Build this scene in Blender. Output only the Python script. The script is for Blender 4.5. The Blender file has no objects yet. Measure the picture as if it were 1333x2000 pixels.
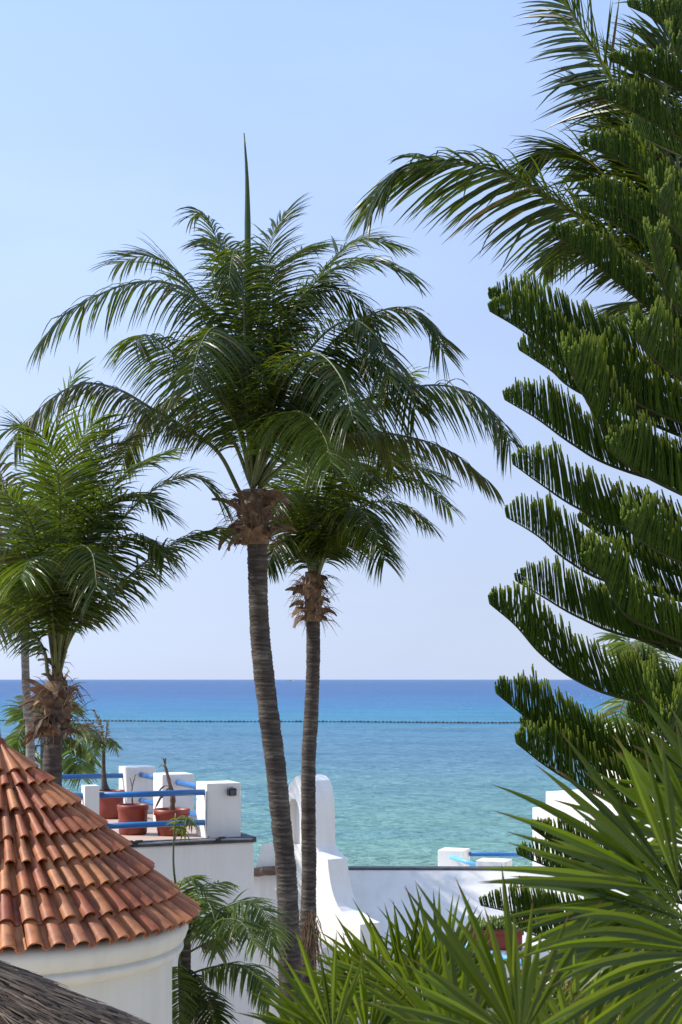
import bpy, bmesh, math, random
from mathutils import Vector, Matrix, noise

S = bpy.context.scene
COL = S.collection
R = math.radians
V = Vector

# ------------------------------------------------------------------ camera, sky, sun, exposure
H = 9.5            # eye height above the garden
F = 3000.0         # focal length in photo pixels (photo 1333 x 2000)
HZ = 1327.0        # horizon row in the photo
cam_d = bpy.data.cameras.new('camera')
cam = bpy.data.objects.new('camera', cam_d); COL.objects.link(cam)
cam.location = (0, 0, H); cam.rotation_euler = (R(90), 0, 0)
cam_d.sensor_fit = 'VERTICAL'; cam_d.sensor_height = 36.0; cam_d.lens = 36.0 * F / 2000.0
cam_d.shift_y = (HZ - 1000.0) / 2000.0
cam_d.clip_start = 0.1; cam_d.clip_end = 120000
cam_d.dof.use_dof = True; cam_d.dof.focus_distance = 12.5; cam_d.dof.aperture_fstop = 7.1
S.camera = cam

SUN = V((-0.71, 0.07, 0.70)).normalized()       # direction towards the sun
sun_el = math.asin(SUN.z); sun_az = math.atan2(SUN.x, SUN.y)
w = bpy.data.worlds.new('World'); S.world = w; w.use_nodes = True
nt = w.node_tree; nt.nodes.clear()
out = nt.nodes.new('ShaderNodeOutputWorld'); bg = nt.nodes.new('ShaderNodeBackground')
sky = nt.nodes.new('ShaderNodeTexSky'); sky.sky_type = 'NISHITA'; sky.sun_disc = False
sky.sun_elevation = sun_el; sky.sun_rotation = sun_az
sky.altitude = 0; sky.air_density = 1.0; sky.dust_density = 0.6; sky.ozone_density = 2.0
bg.inputs['Strength'].default_value = 0.13
# thin high cirrus veil: softens the blue a little, more towards the horizon
tc = nt.nodes.new('ShaderNodeTexCoord'); sep = nt.nodes.new('ShaderNodeSeparateXYZ')
nt.links.new(tc.outputs['Generated'], sep.inputs[0])
mp = nt.nodes.new('ShaderNodeMapping'); mp.inputs['Scale'].default_value = (2.0, 2.0, 7.0)
nt.links.new(tc.outputs['Generated'], mp.inputs['Vector'])
cn = nt.nodes.new('ShaderNodeTexNoise'); cn.inputs['Scale'].default_value = 1.6; cn.inputs['Detail'].default_value = 5
nt.links.new(mp.outputs[0], cn.inputs['Vector'])
cr = nt.nodes.new('ShaderNodeMapRange'); cr.inputs[1].default_value = 0.42; cr.inputs[2].default_value = 0.75
cr.inputs[3].default_value = 0.0; cr.inputs[4].default_value = 0.35
nt.links.new(cn.outputs['Fac'], cr.inputs[0])
hr = nt.nodes.new('ShaderNodeMapRange'); hr.inputs[1].default_value = 0.0; hr.inputs[2].default_value = 0.5
hr.inputs[3].default_value = 0.9; hr.inputs[4].default_value = 0.8
nt.links.new(sep.outputs['Z'], hr.inputs[0])
ad = nt.nodes.new('ShaderNodeMath'); ad.operation = 'MULTIPLY_ADD'; ad.inputs[1].default_value = 0.3
nt.links.new(cr.outputs[0], ad.inputs[0]); nt.links.new(hr.outputs[0], ad.inputs[2]); ad.use_clamp = True
veil = nt.nodes.new('ShaderNodeMix'); veil.data_type = 'RGBA'
nt.links.new(ad.outputs[0], veil.inputs[0]); nt.links.new(sky.outputs[0], veil.inputs[6])
vr = nt.nodes.new('ShaderNodeMix'); vr.data_type = 'RGBA'
vr.inputs[6].default_value = (4.05, 4.75, 6.35, 1); vr.inputs[7].default_value = (2.85, 4.05, 6.8, 1)
vm = nt.nodes.new('ShaderNodeMapRange'); vm.inputs[1].default_value = 0.02; vm.inputs[2].default_value = 0.42
nt.links.new(sep.outputs['Z'], vm.inputs[0]); nt.links.new(vm.outputs[0], vr.inputs[0])
# the veil is brighter on the sun's side of the sky
nrmv = nt.nodes.new('ShaderNodeVectorMath'); nrmv.operation = 'DOT_PRODUCT'; nrmv.inputs[1].default_value = SUN
nt.links.new(tc.outputs['Generated'], nrmv.inputs[0])
sg = nt.nodes.new('ShaderNodeMapRange'); sg.inputs[1].default_value = 0.05; sg.inputs[2].default_value = 0.85; sg.inputs[3].default_value = 0.93; sg.inputs[4].default_value = 1.5
nt.links.new(nrmv.outputs['Value'], sg.inputs[0])
cl = nt.nodes.new('ShaderNodeMath'); cl.operation = 'MULTIPLY_ADD'; cl.inputs[1].default_value = 0.14
nt.links.new(cr.outputs[0], cl.inputs[0])
vs = nt.nodes.new('ShaderNodeVectorMath'); vs.operation = 'SCALE'
nt.links.new(vr.outputs[2], vs.inputs[0]); nt.links.new(sg.outputs[0], cl.inputs[2]); nt.links.new(cl.outputs[0], vs.inputs['Scale'])
nt.links.new(vs.outputs[0], veil.inputs[7])
nt.links.new(veil.outputs[2], bg.inputs['Color']); nt.links.new(bg.outputs[0], out.inputs[0])

sd = bpy.data.lights.new('sun', 'SUN'); sd.energy = 4.6; sd.angle = R(0.53); sd.color = (1.0, 0.95, 0.87)
so = bpy.data.objects.new('sun', sd); COL.objects.link(so)
so.location = (-30, 10, 40); so.rotation_euler = SUN.to_track_quat('Z', 'Y').to_euler()
S.view_settings.view_transform = 'Standard'; S.view_settings.look = 'None'
S.view_settings.exposure = 0.28; S.view_settings.gamma = 1.0; S.view_settings.use_curve_mapping = False
S.cycles.max_bounces = 8; S.cycles.transparent_max_bounces = 4
S.cycles.caustics_reflective = False; S.cycles.caustics_refractive = False

def P(px, py, D):
    return V(((px - 666.5) / F * D, D, H - (py - HZ) / F * D))
def PX(D): return D / F      # metres per photo pixel at distance D

# ------------------------------------------------------------------ helpers
class MB:
    def __init__(s): s.v = []; s.f = []; s.c = []; s.m = []; s.sm = []
    def vert(s, p, c=(0, 0, 0)):
        s.v.append((p[0], p[1], p[2])); s.c.append(c); return len(s.v) - 1
    def face(s, idx, m=0, smooth=False):
        s.f.append(idx); s.m.append(m); s.sm.append(smooth)
    def build(s, name, mats, parent=None, off=None, **props):
        if not isinstance(mats, (list, tuple)): mats = [mats]
        off = off if off is not None else (BASE.get(parent.name, V((0, 0, 0))) if parent else V((0, 0, 0)))
        me = bpy.data.meshes.new(name)
        me.from_pydata([(a - off[0], b - off[1], c - off[2]) for a, b, c in s.v], [], s.f)
        for m in mats: me.materials.append(m)
        if any(s.m): me.polygons.foreach_set('material_index', s.m)
        me.polygons.foreach_set('use_smooth', s.sm)
        if any(c != (0, 0, 0) for c in s.c[:50]) or len(s.c) > 50:
            ca = me.color_attributes.new('Col', 'FLOAT_COLOR', 'POINT')
            flat = []
            for c in s.c: flat.extend((c[0], c[1], c[2], 1.0))
            ca.data.foreach_set('color', flat)
        me.update()
        o = bpy.data.objects.new(name, me); COL.objects.link(o)
        if parent: o.parent = parent; BASE[o.name] = BASE.get(parent.name, V((0, 0, 0)))
        else: BASE[o.name] = V((0, 0, 0))
        for k, x in props.items(): o[k] = x
        return o
BASE = {}

def thing(name, label, cat, loc, group=None):
    o = bpy.data.objects.new(name, None); COL.objects.link(o)
    o.empty_display_size = 0.2; o.location = loc; o['label'] = label; o['category'] = cat
    if group: o['group'] = group
    BASE[o.name] = V(loc); return o
def tag(o, label, cat, group=None):
    o['label'] = label; o['category'] = cat
    if group: o['group'] = group
    return o

def tube(mb, pts, rads, n=8, cap=True, col=None, m=0, smooth=True):
    k = len(pts); rings = []
    N = None
    for i in range(k):
        T = (pts[min(i + 1, k - 1)] - pts[max(i - 1, 0)])
        if T.length < 1e-9: T = V((0, 0, 1))
        T = T.normalized()
        if N is None:
            N = T.orthogonal().normalized()
        N = (N - T * N.dot(T))
        if N.length < 1e-6: N = T.orthogonal()
        N = N.normalized()
        B = T.cross(N)
        c = col(i / (k - 1)) if col else (0, 0, 0)
        r = rads[i] if isinstance(rads, (list, tuple)) else rads
        rings.append([mb.vert(pts[i] + (N * math.cos(2 * math.pi * j / n) + B * math.sin(2 * math.pi * j / n)) * r, c) for j in range(n)])
    for i in range(k - 1):
        for j in range(n):
            mb.face((rings[i][j], rings[i][(j + 1) % n], rings[i + 1][(j + 1) % n], rings[i + 1][j]), m, smooth)
    if cap:
        mb.face(tuple(reversed(rings[0])), m); mb.face(tuple(rings[-1]), m)

def spline(pts, n):
    """Catmull-Rom through pts, n evenly spaced samples."""
    q = [pts[0] * 2 - pts[1]] + list(pts) + [pts[-1] * 2 - pts[-2]]
    fine = []
    for i in range(1, len(q) - 2):
        for s in range(12):
            t = s / 12
            a, b, c, d = q[i - 1], q[i], q[i + 1], q[i + 2]
            fine.append(0.5 * ((2 * b) + (c - a) * t + (2 * a - 5 * b + 4 * c - d) * t * t + (3 * b - a - 3 * c + d) * t ** 3))
    fine.append(q[-2].copy())
    L = [0.0]
    for i in range(1, len(fine)): L.append(L[-1] + (fine[i] - fine[i - 1]).length)
    res = []; j = 0
    for k in range(n):
        s = L[-1] * k / (n - 1)
        while j < len(L) - 2 and L[j + 1] < s: j += 1
        u = (s - L[j]) / max(1e-9, L[j + 1] - L[j])
        res.append(fine[j].lerp(fine[j + 1], min(1, max(0, u))))
    return res, L[-1]

def boxm(mb, c, size, rz=0.0, bev=0.0, m=0, taper=1.0):
    bm = bmesh.new()
    bmesh.ops.create_cube(bm, size=1.0)
    for v in bm.verts:
        k = taper if v.co.z > 0 else 1.0
        v.co = V((v.co.x * size[0] * k, v.co.y * size[1] * k, v.co.z * size[2]))
    if bev > 0: bmesh.ops.bevel(bm, geom=bm.edges[:], offset=bev, segments=2, affect='EDGES', profile=0.6)
    M = Matrix.Translation(V(c)) @ Matrix.Rotation(rz, 4, 'Z')
    base = len(mb.v)
    bm.verts.index_update()
    for v in bm.verts: mb.vert(M @ v.co)
    for f in bm.faces: mb.face(tuple(base + v.index for v in f.verts), m, False)
    bm.free()

def lathe(mb, c, prof, n=48, a0=0, a1=2 * math.pi, m=0):
    rings = []
    full = abs(a1 - a0 - 2 * math.pi) < 1e-6
    cnt = n if full else n + 1
    for r, z in prof:
        rings.append([mb.vert((c[0] + r * math.cos(a0 + (a1 - a0) * j / n), c[1] + r * math.sin(a0 + (a1 - a0) * j / n), c[2] + z)) for j in range(cnt)])
    for i in range(len(prof) - 1):
        for j in range(n):
            k = (j + 1) % cnt
            mb.face((rings[i][j], rings[i][k], rings[i + 1][k], rings[i + 1][j]), m, True)

# ------------------------------------------------------------------ materials
def newmat(name):
    m = bpy.data.materials.new(name); m.use_nodes = True
    t = m.node_tree; t.nodes.clear()
    o = t.nodes.new('ShaderNodeOutputMaterial')
    return m, t, o
def N(t, kind, **kw):
    n = t.nodes.new(kind)
    for k, x in kw.items():
        if k.startswith('i_'):
            n.inputs[int(k[2:]) if k[2:].isdigit() else k[2:]].default_value = x
        else: setattr(n, k, x)
    return n
def noise_node(t, scale, detail=4, coord='Object', stretch=None, rough=0.55):
    c = N(t, 'ShaderNodeTexCoord'); n = N(t, 'ShaderNodeTexNoise')
    n.inputs['Scale'].default_value = scale; n.inputs['Detail'].default_value = detail; n.inputs['Roughness'].default_value = rough
    src = c.outputs[coord]
    if stretch:
        mpn = N(t, 'ShaderNodeMapping'); mpn.inputs['Scale'].default_value = stretch
        t.links.new(src, mpn.inputs['Vector']); src = mpn.outputs[0]
    t.links.new(src, n.inputs['Vector'])
    return n
def ramp(t, fac, stops):
    r = N(t, 'ShaderNodeValToRGB')
    e = r.color_ramp.elements
    e[0].position = stops[0][0]; e[0].color = (*stops[0][1], 1)
    e[1].position = stops[-1][0]; e[1].color = (*stops[-1][1], 1)
    for p, c in stops[1:-1]:
        x = e.new(p); x.color = (*c, 1)
    t.links.new(fac, r.inputs['Fac'])
    return r
def mixc(t, fac, a, b, blend='MIX'):
    m = N(t, 'ShaderNodeMix', data_type='RGBA', blend_type=blend)
    for sock, x in ((m.inputs[0], fac), (m.inputs[6], a), (m.inputs[7], b)):
        if hasattr(x, 'links') or hasattr(x, 'is_linked'): t.links.new(x, sock)
        elif isinstance(x, (int, float)): sock.default_value = x
        else: sock.default_value = (*x, 1)
    return m.outputs[2]

def simple(name, stops, scale=6, rough=0.6, bump=0.0, bscale=40, stretch=None, spec=0.4, detail=5, rnd=0.0):
    m, t, o = newmat(name)
    p = N(t, 'ShaderNodeBsdfPrincipled'); p.inputs['Roughness'].default_value = rough
    p.inputs['Specular IOR Level'].default_value = spec
    n = noise_node(t, scale, detail, stretch=stretch)
    c = ramp(t, n.outputs['Fac'], stops).outputs[0]
    if rnd:
        oi = N(t, 'ShaderNodeObjectInfo')
        hs = N(t, 'ShaderNodeHueSaturation')
        mr = N(t, 'ShaderNodeMapRange'); mr.inputs[3].default_value = 1 - rnd; mr.inputs[4].default_value = 1 + rnd
        t.links.new(oi.outputs['Random'], mr.inputs[0]); t.links.new(mr.outputs[0], hs.inputs['Value'])
        t.links.new(c, hs.inputs['Color']); c = hs.outputs[0]
    t.links.new(c, p.inputs['Base Color'])
    if bump:
        b = N(t, 'ShaderNodeBump'); b.inputs['Strength'].default_value = bump; b.inputs['Distance'].default_value = 0.02
        n2 = noise_node(t, bscale, 6, stretch=stretch)
        t.links.new(n2.outputs['Fac'], b.inputs['Height']); t.links.new(b.outputs[0], p.inputs['Normal'])
    t.links.new(p.outputs[0], o.inputs[0])
    return m

def leafmat(name, dark, light, trans, tipc, tip0=0.86, tfac=0.35, rough=0.38, objrand=False, spec=0.5):
    """Col.r = position along the blade, Col.g = random per leaflet, Col.b = dryness."""
    m, t, o = newmat(name)
    at = N(t, 'ShaderNodeAttribute', attribute_name='Col'); sp = N(t, 'ShaderNodeSeparateColor')
    t.links.new(at.outputs['Color'], sp.inputs[0])
    g = sp.outputs['Green']
    if objrand:
        oi = N(t, 'ShaderNodeObjectInfo'); g = oi.outputs['Random']
    c = mixc(t, g, dark, light)
    tr = mixc(t, g, tuple(x * (0.35 if objrand else 0.75) for x in trans), trans)
    mr = N(t, 'ShaderNodeMapRange'); mr.inputs[1].default_value = tip0; mr.inputs[2].default_value = 1.0
    t.links.new(sp.outputs['Red'], mr.inputs[0])
    mx = N(t, 'ShaderNodeMath', operation='MAXIMUM'); t.links.new(mr.outputs[0], mx.inputs[0]); t.links.new(sp.outputs['Blue'], mx.inputs[1])
    c = mixc(t, mx.outputs[0], c, tipc); tr = mixc(t, mx.outputs[0], tr, tipc)
    p = N(t, 'ShaderNodeBsdfPrincipled'); p.inputs['Roughness'].default_value = rough
    p.inputs['Specular IOR Level'].default_value = spec
    t.links.new(c, p.inputs['Base Color'])
    tl = N(t, 'ShaderNodeBsdfTranslucent'); t.links.new(tr, tl.inputs['Color'])
    ms = N(t, 'ShaderNodeMixShader'); ms.inputs[0].default_value = tfac
    t.links.new(p.outputs[0], ms.inputs[1]); t.links.new(tl.outputs[0], ms.inputs[2])
    t.links.new(ms.outputs[0], o.inputs[0])
    return m

M = {}
M['coco'] = leafmat('coconut_leaf', (0.011, 0.025, 0.004), (0.036, 0.060, 0.007), (0.15, 0.21, 0.008), (0.19, 0.13, 0.05), 0.92, 0.36, 0.33, spec=.30)
M['coco_green'] = leafmat('coconut_leaf_fresh', (0.020, 0.042, 0.005), (0.060, 0.095, 0.009), (0.22, 0.31, 0.012), (0.18, 0.14, 0.06), 0.93, 0.38, 0.28, spec=.34)
M['young'] = leafmat('young_palm_leaf', (0.055, 0.095, 0.014), (0.11, 0.15, 0.025), (0.24, 0.34, 0.04), (0.26, 0.2, 0.09), 0.9, 0.42, 0.4)
M['dry'] = leafmat('dry_palm_leaf', (0.13, 0.095, 0.05), (0.22, 0.17, 0.09), (0.2, 0.15, 0.07), (0.12, 0.08, 0.04), 0.8, 0.25, 0.7)
M['fan'] = leafmat('fan_leaf', (0.013, 0.036, 0.003), (0.085, 0.128, 0.011), (0.30, 0.40, 0.014), (0.17, 0.09, 0.035), 0.93, 0.38, 0.25, objrand=True, spec=.42)
M['pine'] = leafmat('araucaria_needles', (0.015, 0.040, 0.003), (0.060, 0.105, 0.006), (0.20, 0.29, 0.008), (0.22, 0.27, 0.03), 0.80, 0.28, 0.42, spec=0.14)
M['stalk'] = simple('frond_stalk', [(0.3, (0.06, 0.08, 0.02)), (0.7, (0.12, 0.13, 0.035))], 8, 0.4)
M['stalk_dark'] = simple('frond_stalk_brownish', [(0.3, (0.07, 0.09, 0.025)), (0.7, (0.12, 0.12, 0.04))], 8, 0.45)  # slightly browner green than the plain stalk
M['twig'] = simple('araucaria_twig', [(0.3, (0.018, 0.028, 0.006)), (0.7, (0.05, 0.05, 0.014))], 12, 0.8, spec=.15)
M['boot'] = simple('palm_boot', [(0.25, (0.07, 0.038, 0.022)), (0.5, (0.16, 0.095, 0.058)), (0.75, (0.30, 0.21, 0.14))], 9, 0.85, 0.6, 50, rnd=0.35)
M['fibre'] = simple('palm_fibre', [(0.3, (0.10, 0.055, 0.03)), (0.7, (0.24, 0.16, 0.09))], 14, 0.9)
def trunkmat(name, a, b, c):
    m, t, o = newmat(name)
    p = N(t, 'ShaderNodeBsdfPrincipled'); p.inputs['Roughness'].default_value = 0.85; p.inputs['Specular IOR Level'].default_value = 0.2
    n1 = noise_node(t, 1.0, 6, stretch=(5, 5, 26)); n2 = noise_node(t, 2.2, 5)
    c1 = ramp(t, n1.outputs['Fac'], [(0.3, a), (0.52, b), (0.72, c)]).outputs[0]
    c2 = ramp(t, n2.outputs['Fac'], [(0.35, (0.55, 0.5, 0.48)), (0.65, (1.15, 1.12, 1.08))]).outputs[0]
    col = mixc(t, 1.0, c1, c2, 'MULTIPLY')
    at = N(t, 'ShaderNodeAttribute', attribute_name='Col'); sp = N(t, 'ShaderNodeSeparateColor'); t.links.new(at.outputs['Color'], sp.inputs[0])
    col = mixc(t, sp.outputs['Green'], col, tuple(x * 0.6 for x in a))     # colour goes darker inside the leaf-scar grooves
    t.links.new(col, p.inputs['Base Color'])
    b = N(t, 'ShaderNodeBump'); b.inputs['Strength'].default_value = 0.7; b.inputs['Distance'].default_value = 0.02
    n3 = noise_node(t, 1.0, 8, stretch=(14, 14, 60)); t.links.new(n3.outputs['Fac'], b.inputs['Height']); t.links.new(b.outputs[0], p.inputs['Normal'])
    t.links.new(p.outputs[0], o.inputs[0]); return m
M['trunk'] = trunkmat('palm_trunk', (0.05, 0.042, 0.036), (0.105, 0.089, 0.075), (0.21, 0.185, 0.155))
M['trunk_grey'] = trunkmat('grey_palm_trunk', (0.15, 0.14, 0.13), (0.26, 0.24, 0.22), (0.36, 0.34, 0.31))

def plaster(name, col, stain=0.1):
    m, t, o = newmat(name)
    p = N(t, 'ShaderNodeBsdfPrincipled'); p.inputs['Roughness'].default_value = 0.8; p.inputs['Specular IOR Level'].default_value = 0.25
    n1 = noise_node(t, 0.9, 7, rough=0.65); n2 = noise_node(t, 1.0, 5, stretch=(7, 7, 0.5))
    c1 = ramp(t, n1.outputs['Fac'], [(0.3, tuple(x * (1 - stain) for x in col)), (0.7, col)]).outputs[0]
    c2 = ramp(t, n2.outputs['Fac'], [(0.3, (1 - stain * .7, 1 - stain * .8, 1 - stain)), (0.55, (1, 1, 1))]).outputs[0]
    t.links.new(mixc(t, 1.0, c1, c2, 'MULTIPLY'), p.inputs['Base Color'])
    b = N(t, 'ShaderNodeBump'); b.inputs['Strength'].default_value = 0.25; b.inputs['Distance'].default_value = 0.01
    n3 = noise_node(t, 22, 6); t.links.new(n3.outputs['Fac'], b.inputs['Height']); t.links.new(b.outputs[0], p.inputs['Normal'])
    t.links.new(p.outputs[0], o.inputs[0]); return m
M['white'] = plaster('white_plaster', (0.88, 0.845, 0.785))
M['cream'] = plaster('cream_plaster', (0.72, 0.68, 0.58), 0.08)
M['blue'] = simple('blue_rail_paint', [(0.3, (0.018, 0.13, 0.36)), (0.7, (0.025, 0.155, 0.41))], 10, 0.35, spec=0.5)
M['lightblue'] = simple('pale_blue_paint', [(0.3, (0.12, 0.42, 0.72)), (0.7, (0.16, 0.47, 0.76))], 10, 0.35, spec=0.5)
M['pot'] = simple('terracotta_plastic', [(0.3, (0.19, 0.030, 0.016)), (0.7, (0.26, 0.045, 0.024))], 5, 0.45, spec=0.4)
M['soil'] = simple('soil', [(0.3, (0.03, 0.02, 0.015)), (0.7, (0.08, 0.055, 0.04))], 30, 0.95, 0.8, 60)
M['floor'] = simple('terrace_tile', [(0.3, (0.42, 0.30, 0.22)), (0.7, (0.55, 0.42, 0.33))], 3, 0.7)
M['tar'] = simple('dark_waterproofing', [(0.3, (0.035, 0.036, 0.04)), (0.7, (0.10, 0.10, 0.11))], 9, 0.7, 0.4, 40)
M['black'] = simple('black_metal', [(0.3, (0.012, 0.012, 0.013)), (0.7, (0.03, 0.03, 0.032))], 20, 0.4)
M['lens'] = simple('lamp_glass', [(0.3, (0.06, 0.065, 0.07)), (0.7, (0.1, 0.1, 0.11))], 5, 0.12, spec=0.7)
M['pvc'] = simple('grey_conduit', [(0.3, (0.25, 0.25, 0.26)), (0.7, (0.36, 0.36, 0.37))], 10, 0.6)
M['wood'] = simple('brown_timber', [(0.3, (0.10, 0.055, 0.035)), (0.7, (0.23, 0.14, 0.095))], 3, 0.75, 0.5, 20, stretch=(1, 1, 9))
M['louver'] = simple('grey_louver', [(0.3, (0.42, 0.42, 0.42)), (0.7, (0.5, 0.5, 0.5))], 10, 0.5)
M['succulent'] = simple('succulent_leaf', [(0.3, (0.10, 0.16, 0.03)), (0.7, (0.22, 0.28, 0.07))], 12, 0.45)
M['flower'] = simple('palm_flower', [(0.3, (0.22, 0.20, 0.03)), (0.7, (0.40, 0.34, 0.07))], 20, 0.6)
M['thatch'] = leafmat('thatch_straw', (0.045, 0.032, 0.023), (0.30, 0.215, 0.15), (0.12, 0.09, 0.06), (0.13, 0.10, 0.075), 0.7, 0.08, 0.8, spec=0.2)
M['thatch_base'] = simple('thatch_under', [(0.3, (0.03, 0.024, 0.02)), (0.7, (0.10, 0.075, 0.055))], 20, 0.95, 0.8, 60)
M['buoy'] = simple('buoy_float', [(0.3, (0.02, 0.025, 0.03)), (0.7, (0.04, 0.045, 0.05))], 3, 0.6)
M['boat'] = simple('boat_hull', [(0.3, (0.7, 0.7, 0.7)), (0.7, (0.8, 0.8, 0.8))], 1, 0.4)

def tilemat():
    m, t, o = newmat('clay_tile')
    p = N(t, 'ShaderNodeBsdfPrincipled'); p.inputs['Roughness'].default_value = 0.55; p.inputs['Specular IOR Level'].default_value = 0.4
    oi = N(t, 'ShaderNodeObjectInfo')
    c = ramp(t, oi.outputs['Random'], [(0.0, (0.26, 0.066, 0.026)), (0.3, (0.37, 0.118, 0.042)), (0.55, (0.45, 0.180, 0.066)), (0.8, (0.39, 0.150, 0.060)), (1.0, (0.27, 0.085, 0.038))]).outputs[0]
    ge = N(t, 'ShaderNodeNewGeometry')
    n1 = N(t, 'ShaderNodeTexNoise'); n1.inputs['Scale'].default_value = 7; n1.inputs['Detail'].default_value = 6; t.links.new(ge.outputs['Position'], n1.inputs['Vector'])
    c = mixc(t, 1.0, c, ramp(t, n1.outputs['Fac'], [(0.3, (0.62, 0.56, 0.55)), (0.6, (1.08, 1.08, 1.06))]).outputs[0], 'MULTIPLY')
    n2 = N(t, 'ShaderNodeTexNoise'); n2.inputs['Scale'].default_value = 26; n2.inputs['Detail'].default_value = 7; t.links.new(ge.outputs['Position'], n2.inputs['Vector'])
    mr = N(t, 'ShaderNodeMapRange'); mr.inputs[1].default_value = 0.60; mr.inputs[2].default_value = 0.78; mr.inputs[4].default_value = 0.32
    t.links.new(n2.outputs['Fac'], mr.inputs[0])
    c = mixc(t, mr.outputs[0], c, (0.42, 0.31, 0.24))       # chalky bloom
    t.links.new(c, p.inputs['Base Color'])
    b = N(t, 'ShaderNodeBump'); b.inputs['Strength'].default_value = 0.25; b.inputs['Distance'].default_value = 0.01
    t.links.new(n2.outputs['Fac'], b.inputs['Height']); t.links.new(b.outputs[0], p.inputs['Normal'])
    t.links.new(p.outputs[0], o.inputs[0]); return m
M['tile'] = tilemat()

def seamat():
    m, t, o = newmat('sea_water')
    ge = N(t, 'ShaderNodeNewGeometry'); sp = N(t, 'ShaderNodeSeparateXYZ'); t.links.new(ge.outputs['Position'], sp.inputs[0])
    # depth zones: sandy shallows, reef band, deep water (log of the distance offshore)
    n0 = N(t, 'ShaderNodeTexNoise'); n0.inputs['Scale'].default_value = 1.0; n0.inputs['Detail'].default_value = 5
    mp0 = N(t, 'ShaderNodeMapping'); mp0.inputs['Scale'].default_value = (0.010, 0.035, 1); t.links.new(ge.outputs['Position'], mp0.inputs['Vector']); t.links.new(mp0.outputs[0], n0.inputs['Vector'])
    lg = N(t, 'ShaderNodeMath', operation='LOGARITHM'); lg.inputs[1].default_value = 10; t.links.new(sp.outputs['Y'], lg.inputs[0])
    a1 = N(t, 'ShaderNodeMath', operation='MULTIPLY_ADD'); a1.inputs[1].default_value = 0.30; t.links.new(n0.outputs['Fac'], a1.inputs[0]); t.links.new(lg.outputs[0], a1.inputs[2])
    mr = N(t, 'ShaderNodeMapRange'); mr.inputs[1].default_value = 1.8 + .15; mr.inputs[2].default_value = 4.0 + .15; t.links.new(a1.outputs[0], mr.inputs[0])
    def q(d): return (math.log10(d) - 1.8) / 2.2
    c = ramp(t, mr.outputs[0], [(q(75), (0.209, 0.343, 0.267)), (q(105), (0.165, 0.322, 0.289)), (q(150), (0.143, 0.289, 0.332)), (q(215), (0.127, 0.251, 0.343)),
                                (q(330), (0.108, 0.253, 0.365)), (q(430), (0.077, 0.267, 0.398)), (q(620), (0.077, 0.218, 0.398)), (q(1100), (0.084, 0.169, 0.338)), (q(3000), (0.088, 0.158, 0.305))]).outputs[0]
    # ripples
    def wave(sx, sy, det):
        mpn = N(t, 'ShaderNodeMapping'); mpn.inputs['Scale'].default_value = (sx, sy, 1); mpn.inputs['Rotation'].default_value = (0, 0, R(8))
        t.links.new(ge.outputs['Position'], mpn.inputs['Vector'])
        n = N(t, 'ShaderNodeTexNoise'); n.inputs['Scale'].default_value = 1.0; n.inputs['Detail'].default_value = det; n.inputs['Roughness'].default_value = 0.6
        t.links.new(mpn.outputs[0], n.inputs['Vector']); return n
    w1 = wave(0.33, 0.75, 5); w2 = wave(0.045, 0.16, 3)
    ad = N(t, 'ShaderNodeMath', operation='MULTIPLY_ADD'); ad.inputs[1].default_value = 1.6
    t.links.new(w2.outputs['Fac'], ad.inputs[0]); t.links.new(w1.outputs['Fac'], ad.inputs[2])
    b = N(t, 'ShaderNodeBump'); b.inputs['Strength'].default_value = 1.0; b.inputs['Distance'].default_value = 2.2
    t.links.new(ad.outputs[0], b.inputs['Height'])
    # patches of weed on the sand
    w3 = wave(0.022, 0.06, 6)
    mk = N(t, 'ShaderNodeMapRange'); mk.inputs[1].default_value = 0.5; mk.inputs[2].default_value = 0.68; mk.inputs[4].default_value = 0.6
    t.links.new(w3.outputs['Fac'], mk.inputs[0])
    c = mixc(t, mk.outputs[0], c, (0.055, 0.17, 0.25))
    df = N(t, 'ShaderNodeBsdfDiffuse'); t.links.new(c, df.inputs['Color']); t.links.new(b.outputs[0], df.inputs['Normal'])
    gl = N(t, 'ShaderNodeBsdfGlossy'); gl.inputs['Roughness'].default_value = 0.16; t.links.new(b.outputs[0], gl.inputs['Normal'])
    fr = N(t, 'ShaderNodeFresnel'); fr.inputs['IOR'].default_value = 1.33; t.links.new(b.outputs[0], fr.inputs['Normal'])
    # seen from afar the wave faces lean towards the viewer, which cuts the mirror share
    fm_ = N(t, 'ShaderNodeMath', operation='MULTIPLY_ADD'); fm_.inputs[1].default_value = 0.42; fm_.inputs[2].default_value = 0.02; t.links.new(fr.outputs[0], fm_.inputs[0])
    ms = N(t, 'ShaderNodeMixShader'); t.links.new(fm_.outputs[0], ms.inputs[0]); t.links.new(df.outputs[0], ms.inputs[1]); t.links.new(gl.outputs[0], ms.inputs[2])
    t.links.new(ms.outputs[0], o.inputs[0]); return m
M['sea'] = seamat()
M['ground'] = simple('sandy_garden_ground', [(0.3, (0.42, 0.36, 0.27)), (0.5, (0.52, 0.46, 0.36)), (0.7, (0.58, 0.52, 0.42))], 0.6, 0.95, 0.5, 8)

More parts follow.
